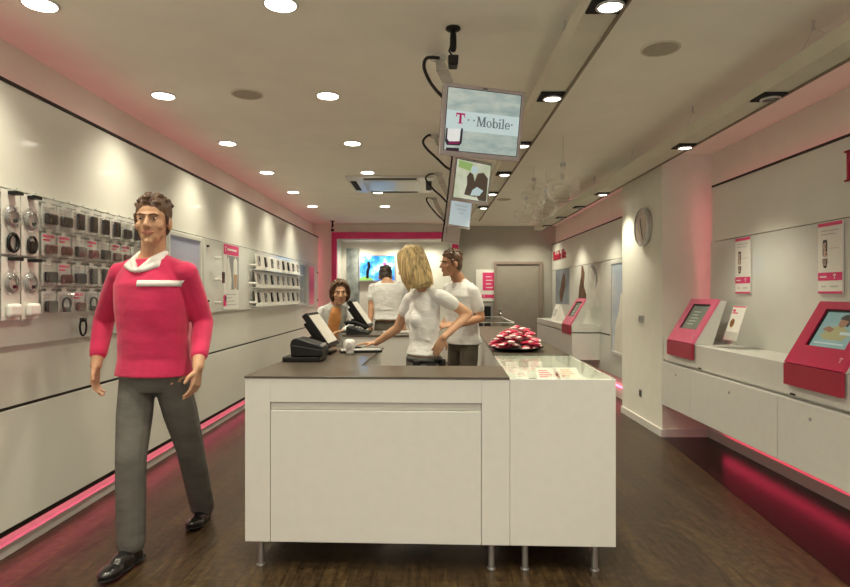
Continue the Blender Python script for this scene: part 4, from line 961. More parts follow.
# phone board
t = thing('display_board', 'pale acrylic board on the left wall carrying rows of mobile phones', 'display board', (BX, 0, 0), 0, 'acrylic display boards')
obj('panel', box(-.03, 0, 5.50, 9.42, 1.18, 1.868), M_board, t, bevel=.002)
bolts(t, [(5.56, 1.80), (5.56, 1.29)])
for z in (1.635, 1.425, 1.205):
    bm = BM(); bx(bm, 0, .10, 6.95, 9.35, z, z + .010); sh_ = obj('ledge', bm, M_white, t)
    bm = BM(); cyl(bm, (.0, 6.88, z + .05), (.085, 6.88, z + .05), .014, 10); obj('rod', bm, M_paper, t)
    bm = BM(); cyl(bm, (.0, 5.78, z + .07), (.06, 5.78, z + .07), .012, 10); obj('rod', bm, M_paper, t)
def disp_phone(dark):
    t = thing('display_phone', 'x', 'phone')
    tl = .12; uz = V(-math.sin(tl), 0, math.cos(tl)); n = V(math.cos(tl), 0, math.sin(tl)); uy = V(0, 1, 0); o = V(.055, 0, .002)
    bm = BM(); quadplate(bm, o, uy, uz, n, -.142, .142, 0, .180, -.004, 0); obj('backing_card', bm, M_paper, t)
    bm = BM(); quadplate(bm, o, uy, uz, n, -.058, .0, .035, .155, .001, .02); ph = obj('handset', bm, {0: M_case, 1: M_silver, 2: M_greytxt}[dark], t, bevel=.006)
    bm = BM(); quadplate(bm, o, uy, uz, n, -.052, -.006, .09, .147, .02, .0212); obj('screen', bm, M_black if dark != 0 else M_greytxt, ph)
    bm = BM()
    for k in range(4): quadplate(bm, o, uy, uz, n, .02, .10 - .012 * (k % 2), .05 + .022 * k, .058 + .022 * k, .0002, .001)
    obj('price_print', bm, M_palegrey, t)
    return t
DP = [disp_phone(k) for k in range(3)]; useq = set()
PK = [[1, 0, 2, 1, 0, 0, 2, 1], [1, 2, 0, 1, 1, 1, 0, 1], [0, 1, 0, 0, 1, 2, 0, 1]]
for r_, z in enumerate((1.645, 1.435, 1.215)):
    for c_ in range(8):
        k = PK[r_][c_]
        o = DP[k] if k not in useq else copy_thing(DP[k]); useq.add(k)
        o.location = (BX, 7.10 + .295 * c_, z)
        tag(o, '%s phone on white card, %s row of phone board, %s from near end' % (('black', 'silver', 'grey')[k], ('top', 'middle', 'bottom')[r_], ORD[c_]), group='mobile phones on the left wall board')
# poster and two phones at the near end of that board
t = thing('phone_poster', 'pink-topped poster with a pale cone figure, at the near end of the phone board', 'poster', (BX + .001, 5.99, 1.20), 0, 'phone posters')
o = V(0, 0, 0); ux = V(0, 1, 0); uy = V(0, 0, 1); n = V(1, 0, 0)
bm = BM(); quadplate(bm, o, ux, uy, n, 0, .47, 0, .66, 0, .006); obj('sheet', bm, M_paper, t)
bm = BM(); quadplate(bm, o, ux, uy, n, 0, .47, .555, .66, .006, .007); obj('pink_header', bm, M_pinkp, t)
bm = BM(); quadplate(bm, o, ux, uy, n, .10, .47, .20, .55, .006, .007); obj('picture', bm, M_greytxt, t)
bm = BM(); polyplate(bm, o, ux, uy, n, [(.32, .20), (.40, .20), (.43, .36), (.42, .5), (.36, .54), (.30, .5), (.29, .36)], .007, .008); polyplate(bm, o, ux, uy, n, [(.10, .2), (.22, .2), (.24, .3), (.2, .42), (.14, .54), (.10, .5)], .007, .008); obj('pictured_figure', bm, M_paper, t)
bm = BM(); polyplate(bm, o, ux, uy, n, [(.33, .21), (.39, .21), (.415, .36), (.31, .36)], .008, .009); obj('pictured_cone', bm, mat('tan_print', (.55, .35, .2), .6), t)
bm = BM()
slab_text(bm, 'T', V(0, .04, .59), ux, uy, n, .045, .007, .008); quadplate(bm, o, ux, uy, n, .11, .40, .60, .62, .007, .008)
obj('white_lettering', bm, M_paper, t)
bm = BM()
for k in range(4): quadplate(bm, o, ux, uy, n, .05, .40 - .07 * (k % 3), .04 + .035 * k, .05 + .035 * k, .006, .007)
obj('small_print', bm, M_palegrey, t)
for i, (y, z, m_, l) in enumerate(((5.84, 1.46, M_caser, 'dark red mobile phone on a peg beside the cone poster, upper one'), (5.88, 1.235, M_pinkp, 'pink mobile phone on a peg beside the cone poster, lower one'))):
    t = thing('mobile_phone', l, 'phone', (BX, y, z), 0, 'phones on pegs')
    obj('handset', box(.05, .066, -.025, .025, -.0, .11), m_, t, bevel=.005); bm = BM(); bx(bm, .066, .067, -.018, .018, .055, .1); obj('screen', bm, M_black, t)
    bm = BM(); cyl(bm, (0.001, 0, .055), (.052, 0, .055), .008, 10); obj('peg', bm, M_paper, t)

# ================================================================== REAR
t = thing('wall_television', 'flat television showing a bright blue sky picture, in the pink-framed alcove', 'television', (-1.05, 11.998, 1.86))
obj('housing', box(-.37, .37, -.07, -.002, -.27, .27), M_silver, t, bevel=.008)
sc = obj('screen', box(-.345, .345, -.073, -.07, -.24, .245), screen_mat('sky_screen', (.02, .16, .62), (.55, .80, .95), 5.5, 1.1, c3=(.08, .38, .85)), t)
o = V(0, -.073, 0); ux = V(1, 0, 0); uy = V(0, 0, 1); n = V(0, -1, 0)
bm = BM(); polyplate(bm, o, ux, uy, n, [(-.22, -.2), (-.17, -.2), (-.16, -.05), (-.13, .04), (-.15, .14), (-.2, .13), (-.19, .03), (-.22, -.06)], 0, .002); obj('pictured_figure', bm, M_black, sc)
bm = BM(); polyplate(bm, o, ux, uy, n, ellpts(.15, .09, .035, .03, 14), 0, .002); obj('pictured_balloon', bm, emis('pink_pixels', (.9, .1, .45), .9), sc)
bm = BM(); polyplate(bm, o, ux, uy, n, [(-.345, -.24), (-.08, -.24), (-.1, -.19), (-.22, -.15), (-.345, -.19)], 0, .0015); obj('pictured_grass', bm, emis('green_pixels', (.25, .5, .12), .7), sc)
# blue-grey cloud patch printed on the alcove wall
t = thing('wall_mural', 'blurred blue-grey cloud mural left of the television in the alcove', 'mural', (-1.69, 11.995, 0))
obj('sheet', box(.02, .28, -.004, 0, .9, 2.26), mat('cloud_mural', (.36, .40, .40), .6, noise=.28, nscale=3.5), t)
t = thing('wall_sign', 'white wall sign with two magenta blocks, left of the rear door', 'sign', (.90, 11.745, 1.21))
o = V(0, 0, 0)
bm = BM(); quadplate(bm, o, ux, uy, n, 0, .42, 0, .62, 0, .012); obj('board', bm, M_paper, t)
bm = BM(); quadplate(bm, o, ux, uy, n, .13, .38, .21, .56, .012, .014); obj('magenta_block', bm, M_pinkp, t); bm = BM(); quadplate(bm, o, ux, uy, n, .11, .38, .06, .13, .012, .014); obj('magenta_block', bm, M_pinkp, t)
bm = BM()
for k in range(4): quadplate(bm, o, ux, uy, n, .19, .33 - .03 * (k % 2), .26 + .07 * k, .275 + .07 * k, .014, .015)
obj('white_print', bm, M_paper, t); bm = BM(); slab_text(bm, 'T', V(.14, -.014, .075), ux, uy, n, .035, .0, .001); obj('letter_mark', bm, M_paper, t)
t = thing('wall_niche_cabinet', 'narrow dark glazed cabinet below the magenta sign beside the rear door', 'cabinet', (.90, 11.75, .30))
obj('carcass', box(-.02, .30, -.10, -.002, 0, .84), M_greytxt, t); bm = BM(); bx(bm, 0, .125, -.112, -.101, .03, .81); bx(bm, .155, .28, -.112, -.101, .03, .81); obj('door', bm, M_black, t, bevel=.002)

# ================================================================== CEILING
def downlight(name_lbl, x, y, on=True):
    t = thing('downlight', name_lbl, 'ceiling light', (x, y, 2.68), 0, 'recessed ceiling downlights')
    bm = BM(); lathe(bm, [(.068, -.002), (.080, -.002), (.082, -.006), (.070, -.008), (.068, -.005)], n=28); obj('trim_ring', bm, M_white, t, smooth=True)
    bm = BM(); lathe(bm, [(.069, -.004), (.069, -.0085), (.03, -.0105)], n=24); obj('lamp', bm, E_lamp, t)
    return t
def spot(x, y, z, W, ang=105, blend=.7, rad=.05, col=(1, .94, .725), rot=(0, 0, 0)):
    l = bpy.data.lights.new('spot_lamp', 'SPOT'); l.energy = W; l.spot_size = math.radians(ang); l.spot_blend = blend; l.shadow_soft_size = rad; l.color = col
    o = bpy.data.objects.new('spot_lamp', l); COL.objects.link(o); o.location = (x, y, z); o.rotation_euler = rot
    return o
DLW = 78
dl = None
for side, x in (('left', -1.775), ('right', -.68)):
    for k in range(6):
        y = 2.73 + 1.265 * k
        lab = 'round recessed ceiling downlight, %s row, %s from the camera' % (side, ORD[k])
        if dl is None: dl = downlight(lab, x, y)
        else: o = copy_thing(dl, (x, y, 2.68)); o['label'] = lab
        spot(x, y, 2.655, DLW if x > -1 else DLW * .95, 130 if x > -1 else 118, 1.0, .1)
for y in (.2, 1.465):
    for x in (-1.775, -.68): spot(x, y, 2.655, DLW, 125, 1.0)
spot(-.68, 10.3, 2.655, DLW * .8)
# speakers
sp = None
for x, y, lab in ((-1.21, 3.97, 'flat round ceiling speaker between the two downlight rows'), (1.24, 3.23, 'flat round ceiling speaker between the two light rails, near one'), (1.04, 8.4, 'flat round ceiling speaker between the two light rails, far one')):
    if sp is None:
        sp = thing('ceiling_speaker', lab, 'speaker', (x, y, 2.68), 0, 'ceiling speakers')
        bm = BM(); lathe(bm, [(.098, 0), (.098, -.004), (.09, -.007), (.01, -.008)], n=32); obj('grille', bm, mat('speaker_grille', (.42, .38, .30), .8, nscale=200, noise=.1), sp)
        bm = BM(); lathe(bm, [(.098, 0), (.104, 0), (.104, -.006), (.098, -.006)], n=32); obj('rim', bm, M_rail, sp)
    else: o = copy_thing(sp, (x, y, 2.68)); o['label'] = lab
# air conditioner
t = thing('air_conditioner', 'square white ceiling air conditioner cassette with a grey grille', 'air conditioner', (-.45, 7.2, 2.68))
obj('panel', box(-.5, .5, -.5, .5, -.028, 0), M_white, t, bevel=.008)
bm = BM(); bx(bm, -.30, .30, -.47, -.40, -.032, -.027); bx(bm, -.30, .30, .40, .47, -.032, -.027); bx(bm, -.47, -.40, -.30, .30, -.032, -.027); bx(bm, .40, .47, -.30, .30, -.032, -.027); obj('air_slot', bm, M_blackm, t)
bm = BM()
for k in range(14): bx(bm, -.33, .33, -.33 + .048 * k, -.305 + .048 * k, -.036, -.027)
obj('grille', bm, M_board, t)
# suspended light rails
def rail(label, x0, x1, y0, y1, hooks, hx):
    t = thing('light_rail', label, 'light rail', ((x0 + x1) / 2, y0, 2.468), 0, 'suspended light rails'); w = (x1 - x0) / 2
    obj('housing', box(-w, w - .008, 0, y1 - y0, .004, .092), M_rail, t, bevel=.002)
    obj('edge_lip', box(w - .008, w + .004, 0, y1 - y0, -.006, .095), M_lip, t)
    for y in hooks:
        bm = BM(); cyl(bm, (hx, y - y0, .212), (hx, y - y0, .17), .006, 8); cyl(bm, (hx, y - y0, .175), (hx, y - y0, .168), .009, 8); h_ = obj('ceiling_hook', bm, M_chrome, t)
        bm = BM(); tube(bm, [(hx, y - y0, .17), (-w + .02, y - y0 - .12, .09)], .0012, 5); tube(bm, [(hx, y - y0, .17), (-w + .02, y - y0 + .12, .09)], .0012, 5); obj('wire', bm, M_chrome, t)
def rail_spot(label, x, y, lit, W=70):
    t = thing('rail_spotlight', label, 'spotlight', (x, y, 2.468), 0, 'square spotlights in the light rails')
    bm = BM(); bx(bm, -.076, .055, -.075, .075, -.008, .003); obj('housing', bm, M_blackm, t, bevel=.002)
    bm = BM(); lathe(bm, [(.052, -.0085), (.055, -.016), (.046, -.020), (.044, -.012)], n=24); obj('ring', bm, M_chrome, t, smooth=True)
    bm = BM(); lathe(bm, [(.045, -.009), (.045, -.015), (.02, -.019)], n=24); obj('lamp', bm, E_lamp if lit else E_off, t)
    if lit: spot(x, y, 2.44, W, 110)
rail('long beige light rail hung from the ceiling left of the glass globes', .61, .755, -.5, 9.2, [.34, 1.62, 2.9, 4.18, 5.46, 6.74, 8.02], -.03)
for k in range(6): rail_spot('lit square spotlight in the middle light rail, %s from the camera' % ORD[k], .688, 2.29 + 1.083 * k, True)
for y in (.1, 1.2): spot(.688, y, 2.44, 70, 110)
rail('long beige light rail hung from the ceiling along the right wall', 1.84, 1.985, -.5, 10.6, [.34, 1.62, 2.9, 4.23, 5.48, 6.74, 8.02, 9.3], -.06)
for k, (y, lit) in enumerate(((3.38, False), (4.51, True), (6.66, True), (7.69, False), (8.75, False), (9.8, False))):
    rail_spot('%s square spotlight in the right light rail, %s from the camera' % ('lit' if lit else 'dark', ORD[k]), 1.918, y, lit)
for y in (7.7, 9.4): spot(1.918, y, 2.43, 60, 110)
spot(1.918, 1.8, 2.44, 55, 110)
spot(1.1, 11.2, 2.62, 60, 130, 1.0); spot(1.9, 11.2, 2.62, 60, 130, 1.0)
for x_ in (-1.35, -.68, 0.0): spot(x_, 11.66, 2.37, 46, 160, 1.0)
# CCTV cameras
def cctv(label, x, y, s):
    t = thing('security_camera', label, 'security camera', (x, y, 2.68), 0, 'security cameras')
    bm = BM(); lathe(bm, [(.036 * s, 0), (.038 * s, -.008), (.03 * s, -.014), (.012 * s, -.02)], n=20); obj('mount_plate', bm, M_black, t, smooth=True)
    bm = BM(); lathe(bm, [(.014 * s, -.015), (.017 * s, -.05 * s), (.017 * s, -.10 * s), (.012 * s, -.118 * s)], n=14); obj('stem', bm, M_black, t, smooth=True)
    bm = BM(); tube(bm, [(-.012 * s, 0, -.09 * s), (-.02 * s, 0, -.115 * s), (-.008 * s, 0, -.135 * s), (.0, 0, -.15 * s)], .005 * s, 8); obj('joint', bm, M_black, t, smooth=True)
    bm = BM(); hexa(bm, [(-.022 * s, -.045 * s, -.2 * s), (.022 * s, -.045 * s, -.2 * s), (.022 * s, .05 * s, -.19 * s), (-.022 * s, .05 * s, -.19 * s), (-.026 * s, -.05 * s, -.152 * s), (.026 * s, -.05 * s, -.152 * s), (.026 * s, .05 * s, -.142 * s), (-.026 * s, .05 * s, -.142 * s)]); obj('camera_body', bm, M_black, t, bevel=.006)
    bm = BM(); lathe(bm, [(.014 * s, 0), (.014 * s, .008)], (0, -.046 * s, -.178 * s), 16, ax=(0, -1, -.1)); obj('lens', bm, M_iris, t)
cctv('black security camera on the ceiling above the nearest hanging monitor', .115, 2.98, 1.0)
cctv('tiny black security camera on the ceiling above the pink alcove frame', -1.77, 10.9, 1.0)
# hanging monitors
def rot3(y, p, r): return Matrix.Rotation(y, 3, 'Z') @ Matrix.Rotation(p, 3, 'X') @ Matrix.Rotation(r, 3, 'Y')
def hanging(label, c, yaw, pit, rol, h, scr, ceil, cable, fill=None, w=.42):
    R = rot3(yaw, pit, rol); c = Vector(c); t = thing('hanging_monitor', label, 'monitor', c, 0, 'monitors hanging from the ceiling')
    ux, uy, n = R @ V(1, 0, 0), R @ V(0, 0, 1), R @ V(0, -1, 0); o = V(0, 0, 0); b = .018
    bm = BM(); quadplate(bm, o, ux, uy, n, -w / 2, w / 2, -h / 2, h / 2, -.03, 0)
    fr = obj('bezel', bm, M_silver, t, bevel=.004)
    bm = BM(); quadplate(bm, o, ux, uy, n, -w / 2 + .003, w / 2 - .003, -h / 2 + .004, h / 2 - .004, -.052, -.031); quadplate(bm, o, ux, uy, n, -.1, .1, -.1, .1, -.075, -.052); obj('back_shell', bm, M_black, t, bevel=.004)
    bm = BM(); quadplate(bm, o, ux, uy, n, -w / 2 + b, w / 2 - b, -h / 2 + b * 1.25, h / 2 - b, .0, .0015); quadplate(bm, o, ux, uy, n, -.012, .012, h / 2 - .012, h / 2 - .007, 0, .001); obj('screen_edge', bm, M_black, t)
    bm = BM(); b2 = b + .003; quadplate(bm, o, ux, uy, n, -w / 2 + b2, w / 2 - b2, -h / 2 + b2 * 1.2, h / 2 - b2, .0015, .002); sc = obj('screen', bm, scr, t)
    if fill: fill(sc, n * .002, ux, uy, n, w / 2 - b2, h / 2 - b2)
    # ceiling bracket: plate, flat arm, strut
    k = Vector(ceil) - c
    bm = BM(); lathe(bm, [(.045, 0), (.045, -.012), (.03, -.02), (.02, -.026)], k, 20); obj('ceiling_plate', bm, M_bracket, t, smooth=True)
    e = ux * (-w * .40) + uy * (h * .46) - n * .045; m_ = k + V(.01, -.02, -.05)
    bm = BM()
    for p0, p1, w0, w1 in ((m_ + V(0, 0, .03), m_.lerp(e, .25), .022, .034), (m_.lerp(e, .25), e, .034, .024)):
        hexa(bm, [p0 + V(-w0, -.008, 0), p0 + V(w0, -.008, 0), p0 + V(w0, .008, 0), p0 + V(-w0, .008, 0), p1 + V(-w1, -.008, 0), p1 + V(w1, -.008, 0), p1 + V(w1, .008, 0), p1 + V(-w1, .008, 0)])
    tube(bm, [e + V(0, 0, .02), e, -n * .072 - ux * .05, -n * .072], .012, 8); obj('bracket_arm', bm, M_bracket, t, bevel=.003)
    pts = [p - c for p in cable]
    fine = []                                                    # smooth the cable
    for i in range(len(pts) - 1):
        p0, p1, p2, p3 = pts[max(i - 1, 0)], pts[i], pts[i + 1], pts[min(i + 2, len(pts) - 1)]
        for q in range(6):
            s_ = q / 6; fine.append(.5 * ((2 * p1) + (p2 - p0) * s_ + (2 * p0 - 5 * p1 + 4 * p2 - p3) * s_ ** 2 + (3 * p1 - p0 - 3 * p2 + p3) * s_ ** 3))
    fine.append(pts[-1])
    bm = BM(); tube(bm, fine, .0095, 8); obj('cable', bm, M_cable, t, smooth=True)
    return t
def logo_fill(sc, o, ux, uy, n, a, b):
    bm = BM(); quadplate(bm, o, ux, uy, n, -a, a, -b * .32, b * .30, 0, .0006); band = obj('pale_band', bm, emis('pale_blue_pixels', (.50, .62, .64), .62), sc)
    bm = BM(); slab_text(bm, 'T', o + ux * (-a * .74) + uy * (-b * .10), ux, uy, n, .050, .0006, .0014); obj('letter_mark', bm, emis('logo_magenta', (.40, .0, .10), .5), band)
    M_lg = emis('logo_grey', (.15, .19, .21), .3); y_ = uy * (-b * .13)
    bm = BM(); polyplate(bm, o + ux * (-a * .40) - uy * .0, ux, uy, n, ellpts(0, .006, .0042, .0042, 12), .0006, .0014); obj('round_dot', bm, M_lg, band)
    bm = BM(); polyplate(bm, o + ux * (-a * .25) - uy * .0, ux, uy, n, ellpts(0, .006, .0042, .0042, 12), .0006, .0014); obj('round_dot', bm, M_lg, band)
    bm = BM(); x2 = slab_text(bm, 'Mobile', o + ux * (-a * .18) + y_, ux, uy, n, .047, .0006, .0014, gap=-.02); obj('lettering', bm, M_lg, band)
    bm = BM(); polyplate(bm, o + ux * (-a * .18 + x2 + .008), ux, uy, n, ellpts(0, .004, .0042, .0042, 12), .0006, .0014); obj('round_dot', bm, M_lg, band)
    bm = BM(); P = lambda pts: [(a * x, b * y) for x, y in pts]
    polyplate(bm, o, ux, uy, n, P([(-.98, -.28), (-.94, -.28), (-.94, -.62), (-.88, -.70), (-.60, -.66), (-.58, -.25), (-.53, -.25), (-.54, -.72), (-.6, -.80), (-.94, -.82), (-.99, -.7)]), .0006, .0012)
    polyplate(bm, o, ux, uy, n, P([(-.95, -.9), (-.6, -.88), (-.6, -.98), (-.95, -.98)]), .0006, .0012)
    ph = obj('pictured_phone', bm, emis('dark_purple_pixels', (.03, .012, .03), .3), sc)
    bm = BM(); polyplate(bm, o, ux, uy, n, P([(-.94, -.30), (-.6, -.28), (-.6, -.66), (-.88, -.70), (-.94, -.62)]), .0006, .0011); obj('pictured_screen', bm, emis('white_pixels', (.66, .68, .68), .7), ph)
    bm = BM(); polyplate(bm, o, ux, uy, n, P([(-.88, -.71), (-.6, -.67), (-.6, -.74), (-.9, -.79)]), .0012, .0016); obj('pictured_keys', bm, emis('magenta_pixels', (.25, .01, .1), .4), ph)
def people_fill(sc, o, ux, uy, n, a, b):
    P = lambda pts: [(a * x, b * y) for x, y in pts]
    bm = BM(); polyplate(bm, o, ux, uy, n, P([(-.4, -.75), (.3, -.8), (.2, -.2), (.0, .35), (-.2, .45), (-.35, .2), (-.3, -.2)]), 0, .0006); polyplate(bm, o, ux, uy, n, P([(.1, -.1), (.25, .45), (.6, .55), (.9, .3), (.95, -.95), (.5, -.95), (.2, -.6)]), 0, .0007); obj('pictured_people', bm, emis('dark_brown_pixels', (.10, .075, .055), .35), sc)
    bm = BM(); polyplate(bm, o, ux, uy, n, P([(-.05, -.75), (.5, -.7), (.7, -.4), (.3, -.25), (.05, -.45)]), .0008, .0013); polyplate(bm, o, ux, uy, n, P(ellpts(.05, .62, .2, .2, 14)), .0008, .0013); obj('pictured_clothes', bm, emis('light_blue_pixels', (.45, .58, .62), .6), sc)
    bm = BM(); polyplate(bm, o, ux, uy, n, P([(-.9, .6), (-.2, .5), (-.1, .9), (-.9, .95)]), .0008, .0013); obj('pictured_leaves', bm, emis('leaf_pixels', (.30, .48, .16), .55), sc)
def text_fill(sc, o, ux, uy, n, a, b):
    bm = BM()
    for k, (x0, x1) in enumerate(((-.6, .6), (-.4, .5), (-.1, .3))): quadplate(bm, o, ux, uy, n, a * x0, a * x1, b * (.55 - .28 * k), b * (.62 - .28 * k), 0, .0006)
    obj('screen_text', bm, emis('slate_pixels', (.30, .38, .44), .5), sc)
S_t1 = screen_mat('water_screen', (.26, .36, .36), (.44, .50, .46), 9, .62, (1, 1, 3))
S_t2 = screen_mat('leafy_screen', (.42, .50, .34), (.62, .66, .56), 6, .6)
S_t3 = screen_mat('pale_blue_screen', (.40, .50, .56), (.46, .56, .60), 3, .6)
hanging('nearest hanging monitor, showing a T and the word Mobile on a pale band', (.2627, 2.985, 2.2088), .2248, .1358, .0401, .3453, S_t1, (.045, 3.35, 2.68),
        [at(439, 58, 3.3), at(427, 58, 3.25), at(424, 67, 3.22), at(429, 80, 3.2), at(436, 90, 3.15), at(444, 98, 3.1)], logo_fill)
hanging('second hanging monitor, showing dark-clothed people and leaves', (.33, 4.68, 2.235), .74, .16, .0, .335, S_t2, (.04, 5.0, 2.68),
        [at(434, 135, 5.0), at(427.7, 135.7, 4.95), at(423, 141.6, 4.9), at(427, 149, 4.85), at(436.6, 158, 4.8), at(446, 167, 4.75), at(454, 171, 4.7)], people_fill)
hanging('third hanging monitor, pale blue with a few text lines', (.32, 6.33, 2.205), .92, .14, .0, .31, S_t3, (.09, 6.6, 2.68),
        [at(437, 173.5, 6.6), at(429, 174.5, 6.58), at(425.8, 179, 6.6), at(432.6, 188.6, 6.5), at(441.5, 196.5, 6.4), at(449, 205, 6.35)], text_fill)
hanging('last hanging monitor, small and seen nearly edge-on above the pink frame', (.31, 8.0, 2.18), 1.05, .14, .0, .31, M_silver, (.05, 8.3, 2.68),
        [at(435, 197, 8.3), at(426.8, 198.4, 8.25), at(428.7, 204.3, 8.2), at(436.6, 214, 8.1), at(444.4, 222, 8.0), at(447, 232, 8.0)])
# glass globes
gl = None
for i, (px, py, pr, Y) in enumerate(((563, 187, 17, 5.0), (534, 196, 12.5, 6.2), (546, 207, 12, 6.5), (526, 214, 12, 7.4), (541, 214, 9, 8.3))):
    p = at(px, py, Y); r_ = pr * Y / F; lab = ('largest clear blown-glass pendant globe, nearest the camera', 'clear glass pendant globe, upper left of the cluster behind the largest', 'clear glass pendant globe, low right of the cluster behind the largest', 'clear glass pendant globe, left of the two farthest', 'smallest farthest clear glass pendant globe')[i]
    t = thing('glass_pendant', lab, 'pendant lamp', p, 0, 'clear glass pendant globes')
    prof = [(.02, r_ * 1.25), (.022, r_ * 1.05)] + [(r_ * math.sin(a), r_ * math.cos(a)) for a in [.25 + k * (2.5 - .25) / 14 for k in range(15)]] + [(r_ * .55, -r_ * .72), (r_ * .5, -r_ * .6)]
    bm = BM(); n_ = 28; rings = []
    for q, h_ in prof: rings.append([bm.verts.new((q * math.cos(2 * PI * j / n_), q * math.sin(2 * PI * j / n_), h_)) for j in range(n_)])
    for a, b in zip(rings, rings[1:]):
        for j in range(n_): bm.faces.new((a[j], a[(j + 1) % n_], b[(j + 1) % n_], b[j]))
    obj('globe', bm, C_globe, t, smooth=True)
    bm = BM(); tube(bm, [(r_ * .62 * math.cos(k * PI / 14), r_ * .62 * math.sin(k * PI / 14), r_ * .1 * math.sin(k * PI / 7)) for k in range(28)], .008, 6, closed=True); obj('inner_ring', bm, C_globe, t, smooth=True)
    bm = BM(); cyl(bm, (0, 0, r_ * 1.2), (0, 0, r_ * 1.2 + .03), .022, 12); obj('cap', bm, M_chrome, t)
    bm = BM(); tube(bm, [(0, 0, r_ * 1.2 + .03), (0, 0, 2.68 - p.z)], .0025, 6); obj('cord', bm, M_palegrey, t)
    bm = BM(); lathe(bm, [(.012, r_ * .75), (.018, r_ * .55), (.012, r_ * .4)], n=12); obj('bulb', bm, M_paper, t, smooth=True)
# ================================================================== PEOPLE
UP = V(0, 0, 1)
# the walking man in magenta
J = dict(pel=at(154, 371, 3.15), neck=at(153, 256, 3.12), head=at(153, 222, 3.06),
         knR=at(131, 459, 3.02), anR=at(131, 546, 3.0), toeR=at(105, 575, 2.81),
         knL=at(190, 447, 3.32), anL=at(203, 509, 3.62), toeL=at(194, 523, 3.46),
         elL=at(203, 322, 3.22), wrL=at(198, 367, 3.0), hdL=V(-.05, -.25, -1), hnL=V(-1, .1, 0), curlL=.5,
         elR=at(104, 320, 3.32), wrR=at(96, 366, 3.18), hdR=V(.1, -.3, -1), hnR=V(1, .1, 0), curlR=.5)
root, D, off, (r, f, hr, hf, hu, s, ring, pr) = person('person', 'man striding toward the camera in a magenta jersey with white collar and grey trousers', -1.44, 3.15, 1.86, (-.22, -.97), (.14, -1, -.02), J,
    dict(hair='short', hairmat=M_brownhair, shirt=M_polo, shirtname='jersey', sleeve=1.72, hem=-.03, loose=.02, straight=True, trousers=M_trous, folds=0, top=.97))
P, Nk = D['pel'], D['neck']; ax = Nk - P
Q = Blob()
for sg in (-1, 1):
    c = [Nk + ax * .03 - f * .055 + r * .02 * sg, Nk + ax * .02 + r * .072 * sg, Nk - ax * .045 + r * .055 * sg + f * .075, Nk - ax * .13 + r * .012 * sg + f * .12]
    Q.chain(c, [.016, .017, .019, .014]); c2 = [Nk - ax * .0 + r * .08 * sg + f * .02, Nk - ax * .09 + r * .085 * sg + f * .085, Nk - ax * .13 + r * .03 * sg + f * .118]; Q.chain(c2, [.012, .017, .011])
Q.build('collar', M_polow, root, .005, 2, off)
from mathutils.bvhtree import BVHTree
jersey = [c for c in root.children if c.name.startswith('jersey')][0]
jt = BVHTree.FromPolygons([v.co.copy() for v in jersey.data.vertices], [tuple(p.vertices) for p in jersey.data.polygons])
bm = BM(); row = []
for i in range(25):
    a = math.radians(96 + 72 * i / 24); d_ = r * math.cos(a) + f * math.sin(a); vs = []
    for t_ in (.735, .76, .785):
        c_ = P + ax * t_ - off; hit = jt.ray_cast(c_ + d_ * .6, -d_)
        q_ = hit[0] if hit[0] is not None else c_ + d_ * .16
        vs.append(bm.verts.new(q_ + d_ * .003))
    row.append(vs)
for a, b in zip(row, row[1:]):
    for j in range(2): bm.faces.new((a[j], b[j], b[j + 1], a[j + 1]))
o = obj('chest_stripe', bm, M_polow, root, smooth=True); q = o.modifiers.new('Solidify', 'SOLIDIFY'); q.thickness = .003; q.offset = 0

# the blond assistant
J = dict(pel=at(424, 366, 4.12), neck=at(425, 288, 4.12), head=at(411, 265.5, 4.08),
         shR=at(410, 299, 4.23), elR=at(398, 328, 4.32), wrR=at(376, 343, 4.42), hdR=V(-1, .02, -.02), hnR=V(0, 0, -1), thR=1, curlR=.18,
         shL=at(440, 296, 3.99), elL=at(468, 314, 4.12), wrL=at(444, 337, 3.93), hdL=V(-.45, .12, -.85), hnL=V(-.1, 1, 0), thL=1, curlL=.25)
root, D, off, (r, f, hr, hf, hu, s, ring, pr) = person('person', 'blond woman in a white T-shirt behind the counter, one hand on her hip, facing left', D['pel'].x * 0 - .04, 4.13, 1.68, (-.93, -.34), (-.80, .52, -.30), J,
    dict(hair='long', hairlen=.205, hairmat=M_blond, shirt=M_tee, sleeve=.42, hem=.15, loose=.008, trousers=M_trous, folds=12, top=.95), sexf=True)
P, Nk = D['pel'], D['neck']; ax = Nk - P
bm = BM(); rows = []
for t_ in (.07, .11):
    rx, ry, fo = pr(t_); rows.append([bm.verts.new(P + ax * t_ + f * (fo * s) + r * ((rx + .022) * s * math.cos(a)) + f * ((ry + .022) * s * math.sin(a)) - off) for a in [k * PI / 18 for k in range(36)]])
for j in range(36): bm.faces.new((rows[0][j], rows[0][(j + 1) % 36], rows[1][(j + 1) % 36], rows[1][j]))
o = obj('belt', bm, M_black, root, smooth=True); q = o.modifiers.new('Solidify', 'SOLIDIFY'); q.thickness = .006
for a, hh, ww in ((2.35, .075, .05), (3.05, .05, .06), (3.75, .085, .045)):
    rx, ry, fo = pr(.06); c = P + ax * .03 + r * ((rx + .03) * s * math.cos(a)) + f * ((ry + .03) * s * math.sin(a)) - off; nn = (r * math.cos(a) + f * math.sin(a)).normalized(); tt = nn.cross(UP)
    bm = BM(); quadplate(bm, c, tt, UP, nn, -ww / 2, ww / 2, -hh / 2, hh / 2, -.012, .018); obj('belt_pouch', bm, M_black, root, bevel=.006)

